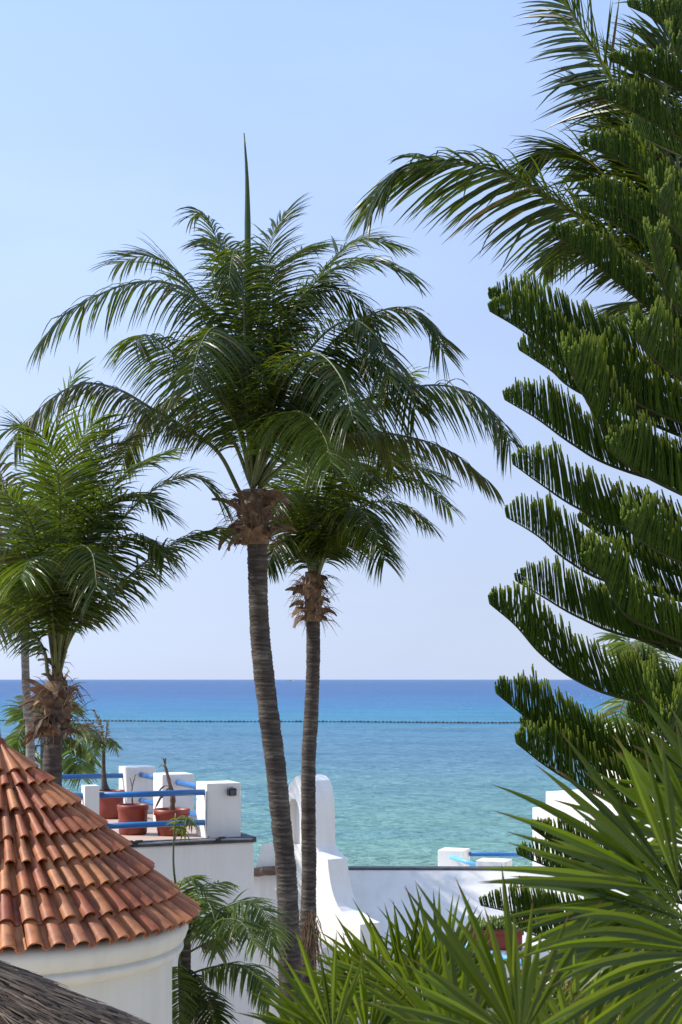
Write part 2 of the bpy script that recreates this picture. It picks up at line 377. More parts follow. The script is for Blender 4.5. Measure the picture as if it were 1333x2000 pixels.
# ------------------------------------------------------------------ ground and sea
SEA_Z = -0.8
mb = MB()
ys = [-9000, -60, 0, 30, 44, 52, 58, 70, 100, 300, 60000]; zs = [0, 0, 0, 0, -0.05, -0.35, -0.7, -1.6, -3, -8, -40]
xs = [-60000, -400, -60, -20, 20, 60, 400, 60000]
g = [[mb.vert((x, y, z)) for x in xs] for y, z in zip(ys, zs)]
for i in range(len(ys) - 1):
    for j in range(len(xs) - 1): mb.face((g[i][j], g[i][j + 1], g[i + 1][j + 1], g[i + 1][j]))
mb.build('ground', M['ground'], kind='structure')
mb = MB()
ys = [50, 120, 300, 800, 2500, 8000, 25000, 90000]; xs = [-90000, -8000, -800, -100, 100, 800, 8000, 90000]
g = [[mb.vert((x, y, SEA_Z)) for x in xs] for y in ys]
for i in range(len(ys) - 1):
    for j in range(len(xs) - 1): mb.face((g[i][j], g[i][j + 1], g[i + 1][j + 1], g[i + 1][j]))
mb.build('sea', M['sea'], kind='structure')

# ------------------------------------------------------------------ terrace building (left)
TH = R(23); E1 = V((math.cos(TH), math.sin(TH), 0)); E2 = V((-math.sin(TH), math.cos(TH), 0))
K = P(497, 1637, 20.1); FLZ = K.z; K.z = 0
def TP(a, b, z): return K + E1 * a + E2 * b + V((0, 0, z))
tb = thing('terrace_building', 'white plastered building with a roof terrace, blank wall behind the feathery palm', 'building', TP(-4, 2.5, 0))
mb = MB(); boxm(mb, TP(-4.0, 2.35, (FLZ - 0.05) / 2), (8.0, 4.7, FLZ - 0.05), TH, 0.02); mb.build('wall', M['white'], tb)
mb = MB(); boxm(mb, TP(-4.0, 2.35, FLZ - 0.025), (7.88, 4.58, 0.05), TH, 0.004); mb.build('terrace_floor', M['floor'], tb)
mb = MB()
boxm(mb, TP(-4.0, 0.03, FLZ - 0.015), (8.04, 0.14, 0.07), TH, 0.012); boxm(mb, TP(0.0 - .03, 2.36, FLZ - 0.017), (0.14, 4.5, 0.066), TH, 0.012)
mb.build('ledge_trim', M['tar'], tb)
PH = 0.72
pillars = []
for (a, b, wd, dp, hh) in ((-0.36, 0.40, 0.47, 0.47, PH), (-0.36, 2.45, 0.47, 0.47, PH), (-0.36, 4.40, 0.47, 0.47, PH), (-2.12, 0.24, 0.19, 0.19, 0.735), (-3.95, 4.40, 0.22, 0.22, PH)):
    mb = MB(); boxm(mb, TP(a, b, FLZ + hh / 2), (wd, dp, hh), TH, 0.012); mb.build('pillar', M['white'], tb)
def rail(a, b, m, r=0.040):
    mb = MB(); tube(mb, [a, b], r, 12); return mb.build('rail', m, tb)
for z in (0.60, 0.205):
    rail(TP(-2.03, 0.27, FLZ + z), TP(-0.595, 0.27, FLZ + z), M['blue'])
    rail(TP(-5.2, 0.27, FLZ + z), TP(-2.21, 0.27, FLZ + z), M['blue'])
    rail(TP(-0.36, 0.63, FLZ + z), TP(-0.36, 2.22, FLZ + z), M['blue'])
    rail(TP(-0.36, 2.68, FLZ + z), TP(-0.36, 4.17, FLZ + z), M['blue'])
rail(TP(-3.84, 4.40, FLZ + .58), TP(-0.59, 4.40, FLZ + .58), M['blue']); rail(TP(-7, 4.40, FLZ + .58), TP(-4.06, 4.40, FLZ + .58), M['blue'])
mb = MB(); boxm(mb, TP(-2.4, 4.45, FLZ + 0.12), (3.6, 0.16, 0.24), TH, 0.01); mb.build('parapet', M['wood'], tb)
# conduit and brackets along the ledge and up the corner pillar
mb = MB()
tube(mb, [TP(-3.0, -0.06, FLZ + 0.01), TP(-1.4, -0.065, FLZ + 0.0), TP(-0.62, -0.07, FLZ + 0.012), TP(-0.05, -0.06, FLZ + 0.0)], 0.013, 6)
tube(mb, [TP(-0.62, -0.05, FLZ + 0.03), TP(-0.62, 0.12, FLZ + 0.05), TP(-0.61, 0.15, FLZ + 0.3), TP(-0.61, 0.15, FLZ + 0.62)], 0.012, 6)
mb.build('conduit', M['pvc'], tb)
for a in (-0.52, -1.62, -1.75):
    mb = MB(); boxm(mb, TP(a, -0.065, FLZ - 0.005), (0.07, 0.05, 0.06), TH, 0.008); boxm(mb, TP(a + .05, -0.07, FLZ + 0.03), (0.10, 0.03, 0.03), TH + .3, 0.006)
    mb.build('cable_bracket', M['black'], tb)
# flood lamp on the corner pillar
fl = thing('flood_lamp', 'small black flood lamp fixed on the front of the corner pillar', 'lamp', TP(-0.27, 0.14, FLZ + 0.60))
mb = MB(); boxm(mb, TP(-0.27, 0.115, FLZ + 0.605), (0.115, 0.09, 0.10), TH, 0.02); mb.build('lamp_body', M['black'], fl)
mb = MB(); boxm(mb, TP(-0.265, 0.066, FLZ + 0.600), (0.075, 0.012, 0.062), TH, 0.004); mb.build('lamp_glass', M['lens'], fl)
mb = MB(); boxm(mb, TP(-0.27, 0.150, FLZ + 0.655), (0.05, 0.05, 0.035), TH, 0.006); mb.build('bracket', M['pvc'], fl)

def pot(name, label, px, py, D, r, h, square=False):
    b = P(px, py, D); b.z = FLZ
    t = thing(name, label, 'plant pot', b, 'terracotta pots on the terrace')
    mb = MB()
    if square:
        prof = [(0.0, 0.003), (r * 0.74, 0.003), (r * 0.78, 0.02), (r * 0.93, h * .76), (r * 1.0, h * 0.78), (r * 1.02, h), (r * .94, h), (r * .9, h * .86)]
    else:
        prof = [(0.0, 0.003), (r * 0.86, 0.003), (r * .92, 0.03), (r * 0.95, h * .45), (r * .93, h * .5), (r * 0.97, h * .8), (r * 1.03, h * .84), (r * 1.04, h * .96), (r * 0.99, h), (r * .92, h), (r * .9, h * .9)]
    lathe(mb, b, prof, 28); mb.build('pot_body', M['pot'], t)
    mb = MB(); c = mb.vert(b + V((0, 0, h * .9)))
    ring = [mb.vert(b + V((r * .92 * math.cos(k * math.pi / 10), r * .92 * math.sin(k * math.pi / 10), h * .88 + random.uniform(-.01, .01)))) for k in range(20)]
    for k in range(20): mb.face((c, ring[k], ring[(k + 1) % 20]))
    mb.build('soil', M['soil'], t)
    return b + V((0, 0, h * .88))
random.seed(5)
s1 = pot('plant_pot', 'round ribbed terracotta pot with a small bare stem, left of the squat pot', 260, 1630, 20.62, 0.205, 0.40)
s2 = pot('plant_pot', 'wide squat terracotta pot holding a bent dried palm stump', 336, 1632, 20.5, 0.24, 0.35, True)
s3 = pot('plant_pot', 'dark red pot under the slim young palm, partly behind the thin post', 214, 1597, 23.0, 0.22, 0.42)

def plant_stem(label, base, pts, r0, leaves, mat='boot', name='dried_plant'):
    t = thing(name, label, 'plant', base)
    mb = MB(); sp_, L = spline([base] + pts, 14)
    tube(mb, sp_, [r0 * (1 - .6 * i / 13) * (1 + .18 * math.sin(i * 2.3)) for i in range(14)], 8); mb.build('stem', M[mat], t)
    for (o, tip, w_) in leaves:
        mb = MB(); a = sp_[min(13, int(o * 13))]; q_, _ = spline([a, a.lerp(tip, .5) + V((0, 0, .05)), tip], 8)
        for i in range(8):
            s = w_ * (0.5 + 1.6 * i / 7 * (1 - i / 7)) * (1 if i < 7 else .1)
            mb.vert(q_[i] + V((-s, 0, 0)), (i / 7, .6, .9)); mb.vert(q_[i] + V((0, -s * .6, s * .3)), (i / 7, .6, .9)); mb.vert(q_[i] + V((s, 0, 0)), (i / 7, .6, .9))
        for i in range(7):
            for j in (0, 1): mb.face((i * 3 + j, i * 3 + j + 1, i * 3 + j + 4, i * 3 + j + 3), 0, True)
        mb.build('leaf', M['dry'], t)
plant_stem('thin dry sprig of a dead plant standing in the round ribbed pot', s1, [P(258, 1545, 20.6), P(262, 1522, 20.6)], 0.012,
           [(0.7, P(252, 1518, 20.6), .006), (.9, P(270, 1512, 20.5), .006), (.8, P(266, 1524, 20.6), .008)])
plant_stem('bent dead palm stump with withered leaves in the wide squat pot', s2, [P(338, 1560, 20.5), P(333, 1535, 20.5), P(323, 1495, 20.5)], 0.042,
           [(1.0, P(316, 1482, 20.4), .012), (1.0, P(325, 1480, 20.5), .012), (.95, P(310, 1500, 20.4), .012), (.55, P(309, 1548, 20.4), .02), (.6, P(303, 1580, 20.4), .02), (.5, P(316, 1560, 20.6), .018)])

# ------------------------------------------------------------------ curved gable wall (centre)
PHI = R(52); NG = V((-math.sin(PHI), -math.cos(PHI), 0)); AG = P(620, 1680, 23.0)
def onplane(px, py, n=NG, a=AG):
    d = P(px, py, 1.0) - V((0, 0, H)); o = V((0, 0, H))
    return o + d * ((a - o).dot(n) / d.dot(n))
def prism(outline, depth, n):
    bm = bmesh.new()
    f = bm.faces.new([bm.verts.new(p) for p in outline])
    r = bmesh.ops.extrude_face_region(bm, geom=[f])
    for v in r['geom']:
        if isinstance(v, bmesh.types.BMVert): v.co += -n * depth
    bmesh.ops.recalc_face_normals(bm, faces=bm.faces[:]); return bm
def smooth2(pts, closed=False, k=5):
    res, _ = spline([V((a, b, 0)) for a, b in pts], k); return [(v.x, v.y) for v in res]
outl = [(455, 1850), (485, 1765), (499, 1697)] + smooth2([(513, 1648), (533, 1645), (549, 1632), (557, 1600), (560, 1560), (565, 1534), (575, 1519), (588, 1514), (600, 1518), (609, 1530), (615, 1560), (617, 1610), (618, 1650), (623, 1664), (640, 1679)], k=34) \
    + smooth2([(641, 1683), (643, 1705), (650, 1742), (663, 1775), (682, 1795), (704, 1806)], k=14) + [(704, 1870), (706, 2020)]
b0 = onplane(706, 2020); o3 = [onplane(a, b) for a, b in outl]
o3 = [V((o3[0].x, o3[0].y, 0.0))] + o3 + [V((b0.x, b0.y, 0.0))]
gt = thing('gable_wall', 'white curved mission style gable with an arched niche behind the two palm trunks', 'gable', (AG.x, AG.y, 0))
bm = prism(o3, 0.37, NG)
bmesh.ops.triangulate(bm, faces=[f for f in bm.faces if len(f.verts) > 4])
me = bpy.data.meshes.new('wall'); bm.to_mesh(me); bm.free()
ob = bpy.data.objects.new('wall', me); COL.objects.link(ob)
ni = smooth2([(563, 1650), (562, 1590), (566, 1566), (573, 1558), (580, 1566), (585, 1590), (586, 1650)], k=20)
bm = prism([onplane(a, b) + NG * 0.1 for a, b in ni], 0.24, NG); bmesh.ops.triangulate(bm, faces=[f for f in bm.faces if len(f.verts) > 4])
mc = bpy.data.meshes.new('niche_tool'); bm.to_mesh(mc); bm.free()
oc = bpy.data.objects.new('niche_tool', mc); COL.objects.link(oc)
md = ob.modifiers.new('cut', 'BOOLEAN'); md.operation = 'DIFFERENCE'; md.object = oc; md.solver = 'EXACT'
bv = ob.modifiers.new('bevel', 'BEVEL'); bv.width = 0.012; bv.segments = 2; bv.limit_method = 'ANGLE'; bv.angle_limit = R(40)
dg = bpy.context.evaluated_depsgraph_get()
m2 = bpy.data.meshes.new_from_object(ob.evaluated_get(dg)); m2.name = 'wall'
bpy.data.objects.remove(ob); bpy.data.objects.remove(oc)
m2.transform(Matrix.Translation(-BASE[gt.name])); m2.materials.clear(); m2.materials.append(M['white'])
ob = bpy.data.objects.new('wall', m2); COL.objects.link(ob); ob.parent = gt
DG = V((math.cos(PHI), -math.sin(PHI), 0))
mb = MB(); a = onplane(488, 1703) + NG * 0.10; b = onplane(552, 1699) + NG * 0.10
tube(mb, [a.lerp(b, k / 5) + V((0, 0, random.uniform(-.008, .008))) for k in range(6)], [0.072, .07, .074, .07, .073, .07], 12)
mb.build('timber_beam', M['wood'], gt)

# ------------------------------------------------------------------ white sloping roof to the right of the gable
sr = thing('sloped_roof_house', 'low white building whose smooth sloping roof carries palm shadows', 'building', P(800, 1850, 21.8).xy.to_3d())
mb = MB()
prof = [(22.8, 0.0), (22.8, H - 524 / F * 22.8), (22.96, H - 514 / F * 22.96), (23.75, H - 372 / F * 23.75), (24.0, H - 372 / F * 23.75), (24.0, 0)]
xa, xb = -0.30, 4.6
L_ = [mb.vert((xa, y, z)) for y, z in prof]; R_ = [mb.vert((xb, y, z)) for y, z in prof]
for i in range(len(prof) - 1): mb.face((L_[i], R_[i], R_[i + 1], L_[i + 1]))
mb.face(tuple(L_)); mb.face(tuple(reversed(R_))); mb.build('wall', M['white'], sr)
mb = MB(); boxm(mb, ((xa + xb) / 2, 23.87, prof[3][1] + 0.012), (xb - xa, 0.26, 0.03), 0, 0.006); mb.build('ridge_trim', M['tar'], sr)
zt = H - 3.40
mb = MB(); boxm(mb, (3.2, 25.45, zt / 2), (8.0, 1.9, zt), 0, 0.01); mb.build('rear_terrace', M['white'], sr)
def right_pillar(px0, px1, pt, D):
    a = P(px0, pt, D); b = P(px1, pt, D); h_ = a.z - zt
    mb = MB(); boxm(mb, ((a.x + b.x) / 2, D + .2, zt + h_ / 2), ((b.x - a.x) * .84, 0.42, h_), R(-20), 0.012); return mb.build('pillar', M['white'], sr)
right_pillar(858, 920, 1661, 25.2); right_pillar(932, 1004, 1682, 24.55)
mb = MB(); tube(mb, [P(918, 1668, 25.4), P(1120, 1671, 26)], 0.036, 10); mb.build('rail', M['blue'], sr)
mb = MB(); tube(mb, [P(881, 1674, 25.15), P(940, 1692, 24.7)], 0.036, 10); mb.build('rail', M['lightblue'], sr)

# ------------------------------------------------------------------ white building on the right
rb = thing('white_block_house', 'white stepped building with a louvred vent behind the araucaria', 'building', P(1180, 1600, 23).xy.to_3d())
RZ = R(40)
def rbox(name, px, py, D, sx, sy, h, mat='white', down=True):
    """box whose left corner stands at (px, D) and whose top is seen at row py"""
    a = P(px, py, D); ux = V((math.cos(RZ), math.sin(RZ), 0)); uy = V((-math.sin(RZ), math.cos(RZ), 0))
    c = V((a.x, a.y, 0)) + ux * sx / 2 + uy * (-sy / 2)
    z0 = 0 if down else a.z - h
    mb = MB(); boxm(mb, (c.x, c.y, (z0 + a.z) / 2), (sx, sy, a.z - z0), RZ, 0.015); return mb.build(name, M[mat], rb)
rbox('wall', 1040, 1577, 25.0, 5, 3.6, 0)
rbox('parapet', 1066, 1546, 25.2, 3.0, 3.0, 0.3)
rbox('wall', 1168, 1412, 25.5, 4, 1.55, 0)
for k in range(6):
    a = P(1292, 1425 + 9 * k, 24.2)
    mb = MB(); boxm(mb, a, (0.5, 0.05, 0.05), R(38), 0.004); mb.build('louver_slat', M['louver'], rb)

# ------------------------------------------------------------------ planter with succulents
pl = P(968, 1852, 19.0)
t = thing('planter', 'long red terracotta planter glimpsed between the fan palm leaves', 'planter', pl)
mb = MB(); boxm(mb, pl + V((0, 0, 0.11)), (0.66, 0.3, 0.22), R(-6), 0.03, taper=1.0); boxm(mb, pl + V((0, 0, 0.215)), (0.70, 0.34, 0.05), R(-6), 0.015)
mb.build('pot_body', M['pot'], t)
mb = MB(); boxm(mb, pl + V((0, 0, .238)), (0.6, 0.24, 0.02), R(-6)); mb.build('soil', M['soil'], t)
random.seed(9)
su = thing('succulent', 'pale green succulent clump growing in the red planter', 'plant', pl + V((0, 0, .25)))
mb = MB()
for k in range(70):
    b = pl + V((random.uniform(-.3, .26), random.uniform(-.1, .1), .24)); h_ = random.uniform(.05, .2); d = V((random.uniform(-.4, .4), random.uniform(-.4, .4), 1)).normalized()
    tube(mb, [b, b + d * h_ * .5, b + d * h_ * .85, b + d * h_], [.006, .016, .014, .002], 5)
mb.build('leaves', M['succulent'], su, kind='stuff')
mb = MB(); boxm(mb, V((pl.x, pl.y, (pl.z - .002) / 2)), (1.6, 0.6, pl.z - .002), R(-6)); tag(mb.build('low_wall', M['white']), 'low white wall carrying the red planter behind the fan palms', 'wall')
mb = MB(); tube(mb, [P(835, 1836, 18.3), P(895, 1846, 18.2), P(990, 1872, 17.8), P(1060, 1893, 17.5)], 0.036, 10)
hr_ = thing('handrail', 'pale blue tubular handrail running below the red planter', 'handrail', P(990, 1872, 17.8).xy.to_3d())
mb.build('rail', M['lightblue'], hr_)
for q_ in (P(895, 1846, 18.2), P(1050, 1890, 17.55)):
    mb = MB(); tube(mb, [q_, V((q_.x, q_.y, 0))], 0.03, 10); mb.build('post', M['lightblue'], hr_)

# ------------------------------------------------------------------ round tower with the tiled cone roof
CD = 14.0; CX = P(-5, 0, CD).x; CY = CD
R_E = 390 * PX(CD); Z_A = H - (1452 - HZ) / F * CD; Z_E = H - (1822 - HZ) / F * (CD - .27)
SL = (Z_A - Z_E) / R_E
tw = thing('round_tower', 'round cream tower with a conical red clay tile roof at the left edge', 'tower', (CX, CY, 0))
mb = MB()
lathe(mb, (CX, CY, 0), [(1.585, 0), (1.585, Z_E - .20)] , 96); mb.build('wall', M['cream'], tw)
mb = MB()
zc = Z_E - 0.045
prof = [(1.30, zc + .13), (1.66, zc + .13), (1.715, zc + .10), (1.735, zc + .06), (1.735, zc + .02), (1.725, zc), (1.715, zc - .035), (1.695, zc - .07), (1.675, zc - .09), (1.655, zc - .098), (1.655, zc - .106), (1.690, zc - .118), (1.692, zc - .145), (1.675, zc - .175), (1.635, zc - .205), (1.60, zc - .222), (1.586, zc - .226), (1.5, zc - .225)]
lathe(mb, (CX, CY, 0), prof, 96); mb.build('cornice', M['cream'], tw)
mb = MB(); lathe(mb, (CX, CY, 0), [(R_E - .20, Z_E + .20 * SL - .035), (0.03, Z_A - .05)], 48); mb.build('roof_deck', M['soil'], tw)
rows = [(8, 66, 14), (52, 95, 24), (84, 144, 34), (132, 194, 44), (181, 239, 52), (229, 287, 58), (278, 336, 58), (328, 378, 58)]
prof_a = [-1.04, -.80, -.66, -.62, -.54, -.33, 0.0, .33, .54, .62, .66, .80, 1.0]
prof_h = [0.05, .0, .0, .28, .56, .88, 1.0, .88, .56, .28, .0, .0, 0.05]
def tile_verts(mb, r1, r2, n, az, lift, hk, jr):
    nrm = V((math.sin(math.atan(SL)), 0, math.cos(math.atan(SL))))
    strips = (([-.68, -.64, -.54, -.35, 0.0, .35, .54, .64, .68], [-.10, .22, .55, .86, 1.0, .86, .55, .22, -.10]),
              ([.54, .72, .86, 1.14, 1.28, 1.48], [.10, -.30, -.50, -.50, -.30, .10]))
    for aa, hh in strips:
        g1 = []
        for (r, lf, hs) in ((r1, 0.0, .62), ((r1 + r2) / 2, .5, .84), (r2, 1.0, 1.0), (r2, 1.0, 1.0)):
            row = []; lip = len(g1) == 3
            for a, h_ in zip(aa, hh):
                th = az + a * math.pi / n * (0.96 + .05 * lf)
                up = 0.040 + lf * lift + h_ * hk * hs * min(1.0, r / .9 + .25) - (.021 if lip else 0)
                rr = r + nrm.x * up + (jr if lf == 1.0 else 0) - (.004 if lip else 0); zz = Z_A - SL * r + nrm.z * up
                row.append(mb.vert((rr * math.cos(th), rr * math.sin(th), zz)))
            g1.append(row)
        # the lip gets vertices of its own: a crisp cut end
        g1.insert(3, [mb.vert(mb.v[i]) for i in g1[2]])
        for i in (0, 1, 3):
            for j in range(len(aa) - 1): mb.face((g1[i][j], g1[i + 1][j], g1[i + 1][j + 1], g1[i][j + 1]), 0, i < 3)
random.seed(21)
rest = MB()
for ri, (a1, a2, n) in enumerate(rows):
    meshes = []
    for vtx in range(4):
        mb = MB(); tile_verts(mb, a1 * PX(CD), a2 * PX(CD), n, 0.0, .034 + random.uniform(-.005, .008), .066, random.uniform(-.008, .008))
        me = bpy.data.meshes.new('roof_tile'); me.from_pydata(mb.v, [], mb.f); me.polygons.foreach_set('use_smooth', mb.sm); me.materials.append(M['tile']); meshes.append(me)
    ph = 0.4 * (ri if ri < 5 else 5)
    for k in range(n):
        az = 2 * math.pi * (k + ph) / n
        dg_ = math.degrees(az) % 360; dg_ = dg_ - 360 if dg_ > 180 else dg_
        if -112 < dg_ < 32:
            o = bpy.data.objects.new('roof_tile', random.choice(meshes)); COL.objects.link(o); o.parent = tw
            o.rotation_euler = (0, 0, az + random.uniform(-.008, .008)); o.location = (random.uniform(-.005, .005), random.uniform(-.005, .005), random.uniform(-.002, .006))
        else:
            sub = MB(); tile_verts(sub, a1 * PX(CD), a2 * PX(CD), n, az, .034, .066, 0)
            base = len(rest.v)
            for v in sub.v: rest.vert((v[0] + CX, v[1] + CY, v[2]))
            for f in sub.f: rest.face(tuple(base + i for i in f), 0, True)
rest.build('roof_tiling', M['tile'], tw, kind='stuff')
mb = MB(); lathe(mb, (CX, CY, Z_A), [(0.20, -.17), (0.10, -.05), (0.07, .03), (0.045, .05), (0.0, .055)], 20); mb.build('roof_cap', M['pot'], tw)
mb = MB(); lathe(mb, (CX, CY, Z_A), [(0.035, .04), (0.03, .10), (0.018, .2), (0.0, .21)], 10); mb.build('finial', M['black'], tw)

# ------------------------------------------------------------------ thatched palapa, bottom left
TD = 7.0
ap = P(-330, 1757, TD); ta = 0.50
th = thing('thatched_roof', 'weathered straw thatch roof below the round tower', 'thatched roof', (ap.x, ap.y, 0))
mb = MB(); lathe(mb, ap, [(0.0, -.02), (2.2, -2.2 * ta - .03), (2.25, -2.2 * ta - .15), (2.0, -2.2 * ta - .15)], 64); mb.build('thatch_core', M['thatch_base'], th)
random.seed(3)
mb = MB()
for k in range(16000):
    az = R(random.uniform(-150, 45)); r = 0.35 + 1.9 * math.sqrt(random.random()); L_ = random.uniform(.06, .26)
    up = random.uniform(-.01, .035) + .02 * noise.noise(V((az * 5, r * 4, 0))); rr = random.random()
    sk = random.gauss(0, .22)
    d = V((math.cos(az), math.sin(az), -ta)).normalized(); s_ = V((-math.sin(az), math.cos(az), 0)); d = (d + s_ * sk * .6 + V((0, 0, random.uniform(-.04, .16)))).normalized()
    p0 = ap + V((r * math.cos(az), r * math.sin(az), -r * ta + up)); w_ = random.choice((.002, .003, .004, .007))
    i0 = len(mb.v); dr = random.uniform(0, .75) if random.random() < .6 else 0
    for q_, ww in ((0, 1), (.5, 1), (1, .3)):
        c = p0 + d * L_ * q_ + V((0, 0, -.02 * q_ * q_ * random.random()))
        mb.vert(c - s_ * w_ * ww, (0.2, rr, dr * .0)); mb.vert(c + V((0, 0, w_ * ww)), (0.2, rr, 0)); mb.vert(c + s_ * w_ * ww, (0.2, rr, 0))
    for i in range(2):
        for j in range(2): mb.face((i0 + i * 3 + j, i0 + i * 3 + j + 1, i0 + i * 3 + j + 4, i0 + i * 3 + j + 3))
mb.build('straw', M['thatch'], th, kind='stuff')
mb = MB(); tube(mb, [V((ap.x, ap.y, 0)), V((ap.x, ap.y, ap.z - .1))], 0.1, 10); mb.build('post', M['wood'], th)

# ------------------------------------------------------------------ palms
UP = V((0, 0, 1))
def trunk(parent, pts, D, mat='trunk', ring=0.045, name='trunk', amp=0.05):
    c = [P(x, y, D) for x, y, w_ in pts]; wds = [w_ * PX(D) / 2 for x, y, w_ in pts]
    Ltot = sum((c[i + 1] - c[i]).length for i in range(len(c) - 1)); n = max(12, int(Ltot / (ring / 3)))
    sp_, L = spline(c, n)
    cz = [p.z for p in c]
    rads = []; grooves = []
    ph = random.random() * 9
    for i, p in enumerate(sp_):
        for j in range(len(c) - 1):
            if cz[j] >= p.z >= cz[j + 1] or j == len(c) - 2:
                u = min(1, max(0, (cz[j] - p.z) / max(1e-6, cz[j] - cz[j + 1]))); r = wds[j] * (1 - u) + wds[j + 1] * u; break
        k = (i + int(1.2 * math.sin(i * .13 + ph))) % 3
        gr = (0.0, 0.15, 1.0)[k]
        rads.append(r * (1 + amp * (0.6, .25, -1.0)[k] * (0.6 + .8 * noise.noise(V((i * .37, ph, 0)))) + .05 * noise.noise(V((i * .11, ph, 3))) ))
        grooves.append(gr * (0.35 + .65 * abs(noise.noise(V((i * .5, 7, ph))))))
    mb = MB(); nn = 18; rings = []
    for i, p in enumerate(sp_):
        row = []
        for j in range(nn):
            a = 2 * math.pi * j / nn
            wob = 1 + 0.05 * noise.noise(V((math.cos(a) * 1.3, math.sin(a) * 1.3, i * .22 + ph)))
            zz = 0.012 * noise.noise(V((math.cos(a) * 2, math.sin(a) * 2, i * .05 + ph)))
            row.append(mb.vert(p + V((math.cos(a) * rads[i] * wob, math.sin(a) * rads[i] * wob, zz)), (i / n, grooves[i], 0)))
        rings.append(row)
    for i in range(n - 1):
        for j in range(nn): mb.face((rings[i][j], rings[i + 1][j], rings[i + 1][(j + 1) % nn], rings[i][(j + 1) % nn]), 0, True)
    return mb.build(name, M[mat], parent)

LK = 1.32
def frond(parent, px, D0, dD=0.0, L=0.62, n=108, droop=1.0, start=0.2, wid=0.0108, mat='coco', stalk='stalk', r0=0.026, roll=0.0, wind=V((0, 0, 0)), vee=-0.28, dry=0.0, amax=78, amin=30, raw=None, ragged=0.09, sides=(1, -1), tipl=0.58, gap=0.0):
    if raw: ctrl = raw
    else:
        m_ = len(px) - 1
        ctrl = [P(x, y, D0 + dD * (i / m_) ** 1.25) for i, (x, y) in enumerate(px)]
    K_ = 40
    sp_, Len = spline(ctrl, K_)
    mb = MB()
    tube(mb, sp_, [max(0.0025, r0 * (1 - i / (K_ - 1)) ** 0.75) for i in range(K_)], 6, smooth=True)
    fr = mb.build('frond', M[stalk], parent)
    hz_ = sp_[-1] - sp_[0]; hz_.z = 0
    oh = hz_.normalized() if hz_.length > 1e-4 else V((1, 0, 0))
    mb = MB()
    prev = None
    for k in range(n):
        t = start + (1 - start) * (k + random.uniform(-.3, .3)) / n
        t = min(.995, max(start, t))
        x = t * (K_ - 1); i = min(K_ - 2, int(x)); p = sp_[i].lerp(sp_[i + 1], x - i)
        T = (sp_[min(K_ - 1, i + 2)] - sp_[max(0, i - 1)]).normalized()
        Nn = (UP - oh * 0.45); Nn = (Nn - T * Nn.dot(T))
        if Nn.length < .05: Nn = T.orthogonal()
        Nn = Nn.normalized()
        if prev is not None: Nn = (Nn * .35 + prev * .65); Nn = (Nn - T * Nn.dot(T)).normalized()
        prev = Nn
        Sd = T.cross(Nn)
        ca, sa = math.cos(roll), math.sin(roll)
        N2 = Nn * ca + Sd * sa; S2 = Sd * ca - Nn * sa
        s = (t - start) / (1 - start)
        prof = min(1.0, .5 + 2.4 * s) * (1 - (1 - tipl) * max(0, (s - .45) / .55) ** 1.3)
        al0 = R(amax + (amin - amax) * s ** 2.2)
        for sd in sides:
            if random.random() < gap: continue
            al = al0 + random.gauss(0, .05); be = vee * (1 - .6 * s) + random.gauss(0, .17)
            l = L * LK * prof * random.uniform(1 - ragged * 2, 1 + ragged * .6)
            d0 = T * math.cos(al) + (S2 * sd * math.cos(be) + N2 * math.sin(be)) * math.sin(al)
            kk = 6; q_ = p.copy(); rr = random.random(); w_ = wid * random.uniform(.75, 1.15)
            tw_ = random.gauss(0, .25)
            dp = droop * .95 * random.uniform(.75, 1.15)
            brk = random.random() < .04; bj = random.randint(2, 4)
            dr = dry if random.random() < .5 else dry * .4
            if random.random() < .04: dr = max(dr, .7)
            i0 = len(mb.v)
            for j in range(kk):
                u = j / (kk - 1)
                d = (d0 - UP * dp * u ** 1.15 * (1.0 if not (brk and j >= bj) else 3.0) + wind * u)
                d = d.normalized()
                wd = T - d * T.dot(d)
                if wd.length < .02: wd = N2
                wd = wd.normalized(); nb = d.cross(wd)
                wd = (wd * math.cos(tw_) + nb * math.sin(tw_)); nb = d.cross(wd)
                ws = w_ * (.45, 1.0, 1.0, .8, .48, .04)[j]
                c = (u, rr, dr)
                mb.vert(q_ - wd * ws + nb * ws * .28, c); mb.vert(q_ - nb * ws * .28, c); mb.vert(q_ + wd * ws + nb * ws * .28, c)
                q_ = q_ + d * (l / (kk - 1))
            for j in range(kk - 1):
                for h_ in (0, 1): mb.face((i0 + j * 3 + h_, i0 + j * 3 + h_ + 1, i0 + j * 3 + h_ + 4, i0 + j * 3 + h_ + 3))
    mb.build('leaflets', M[mat], fr, kind='stuff')
    return fr

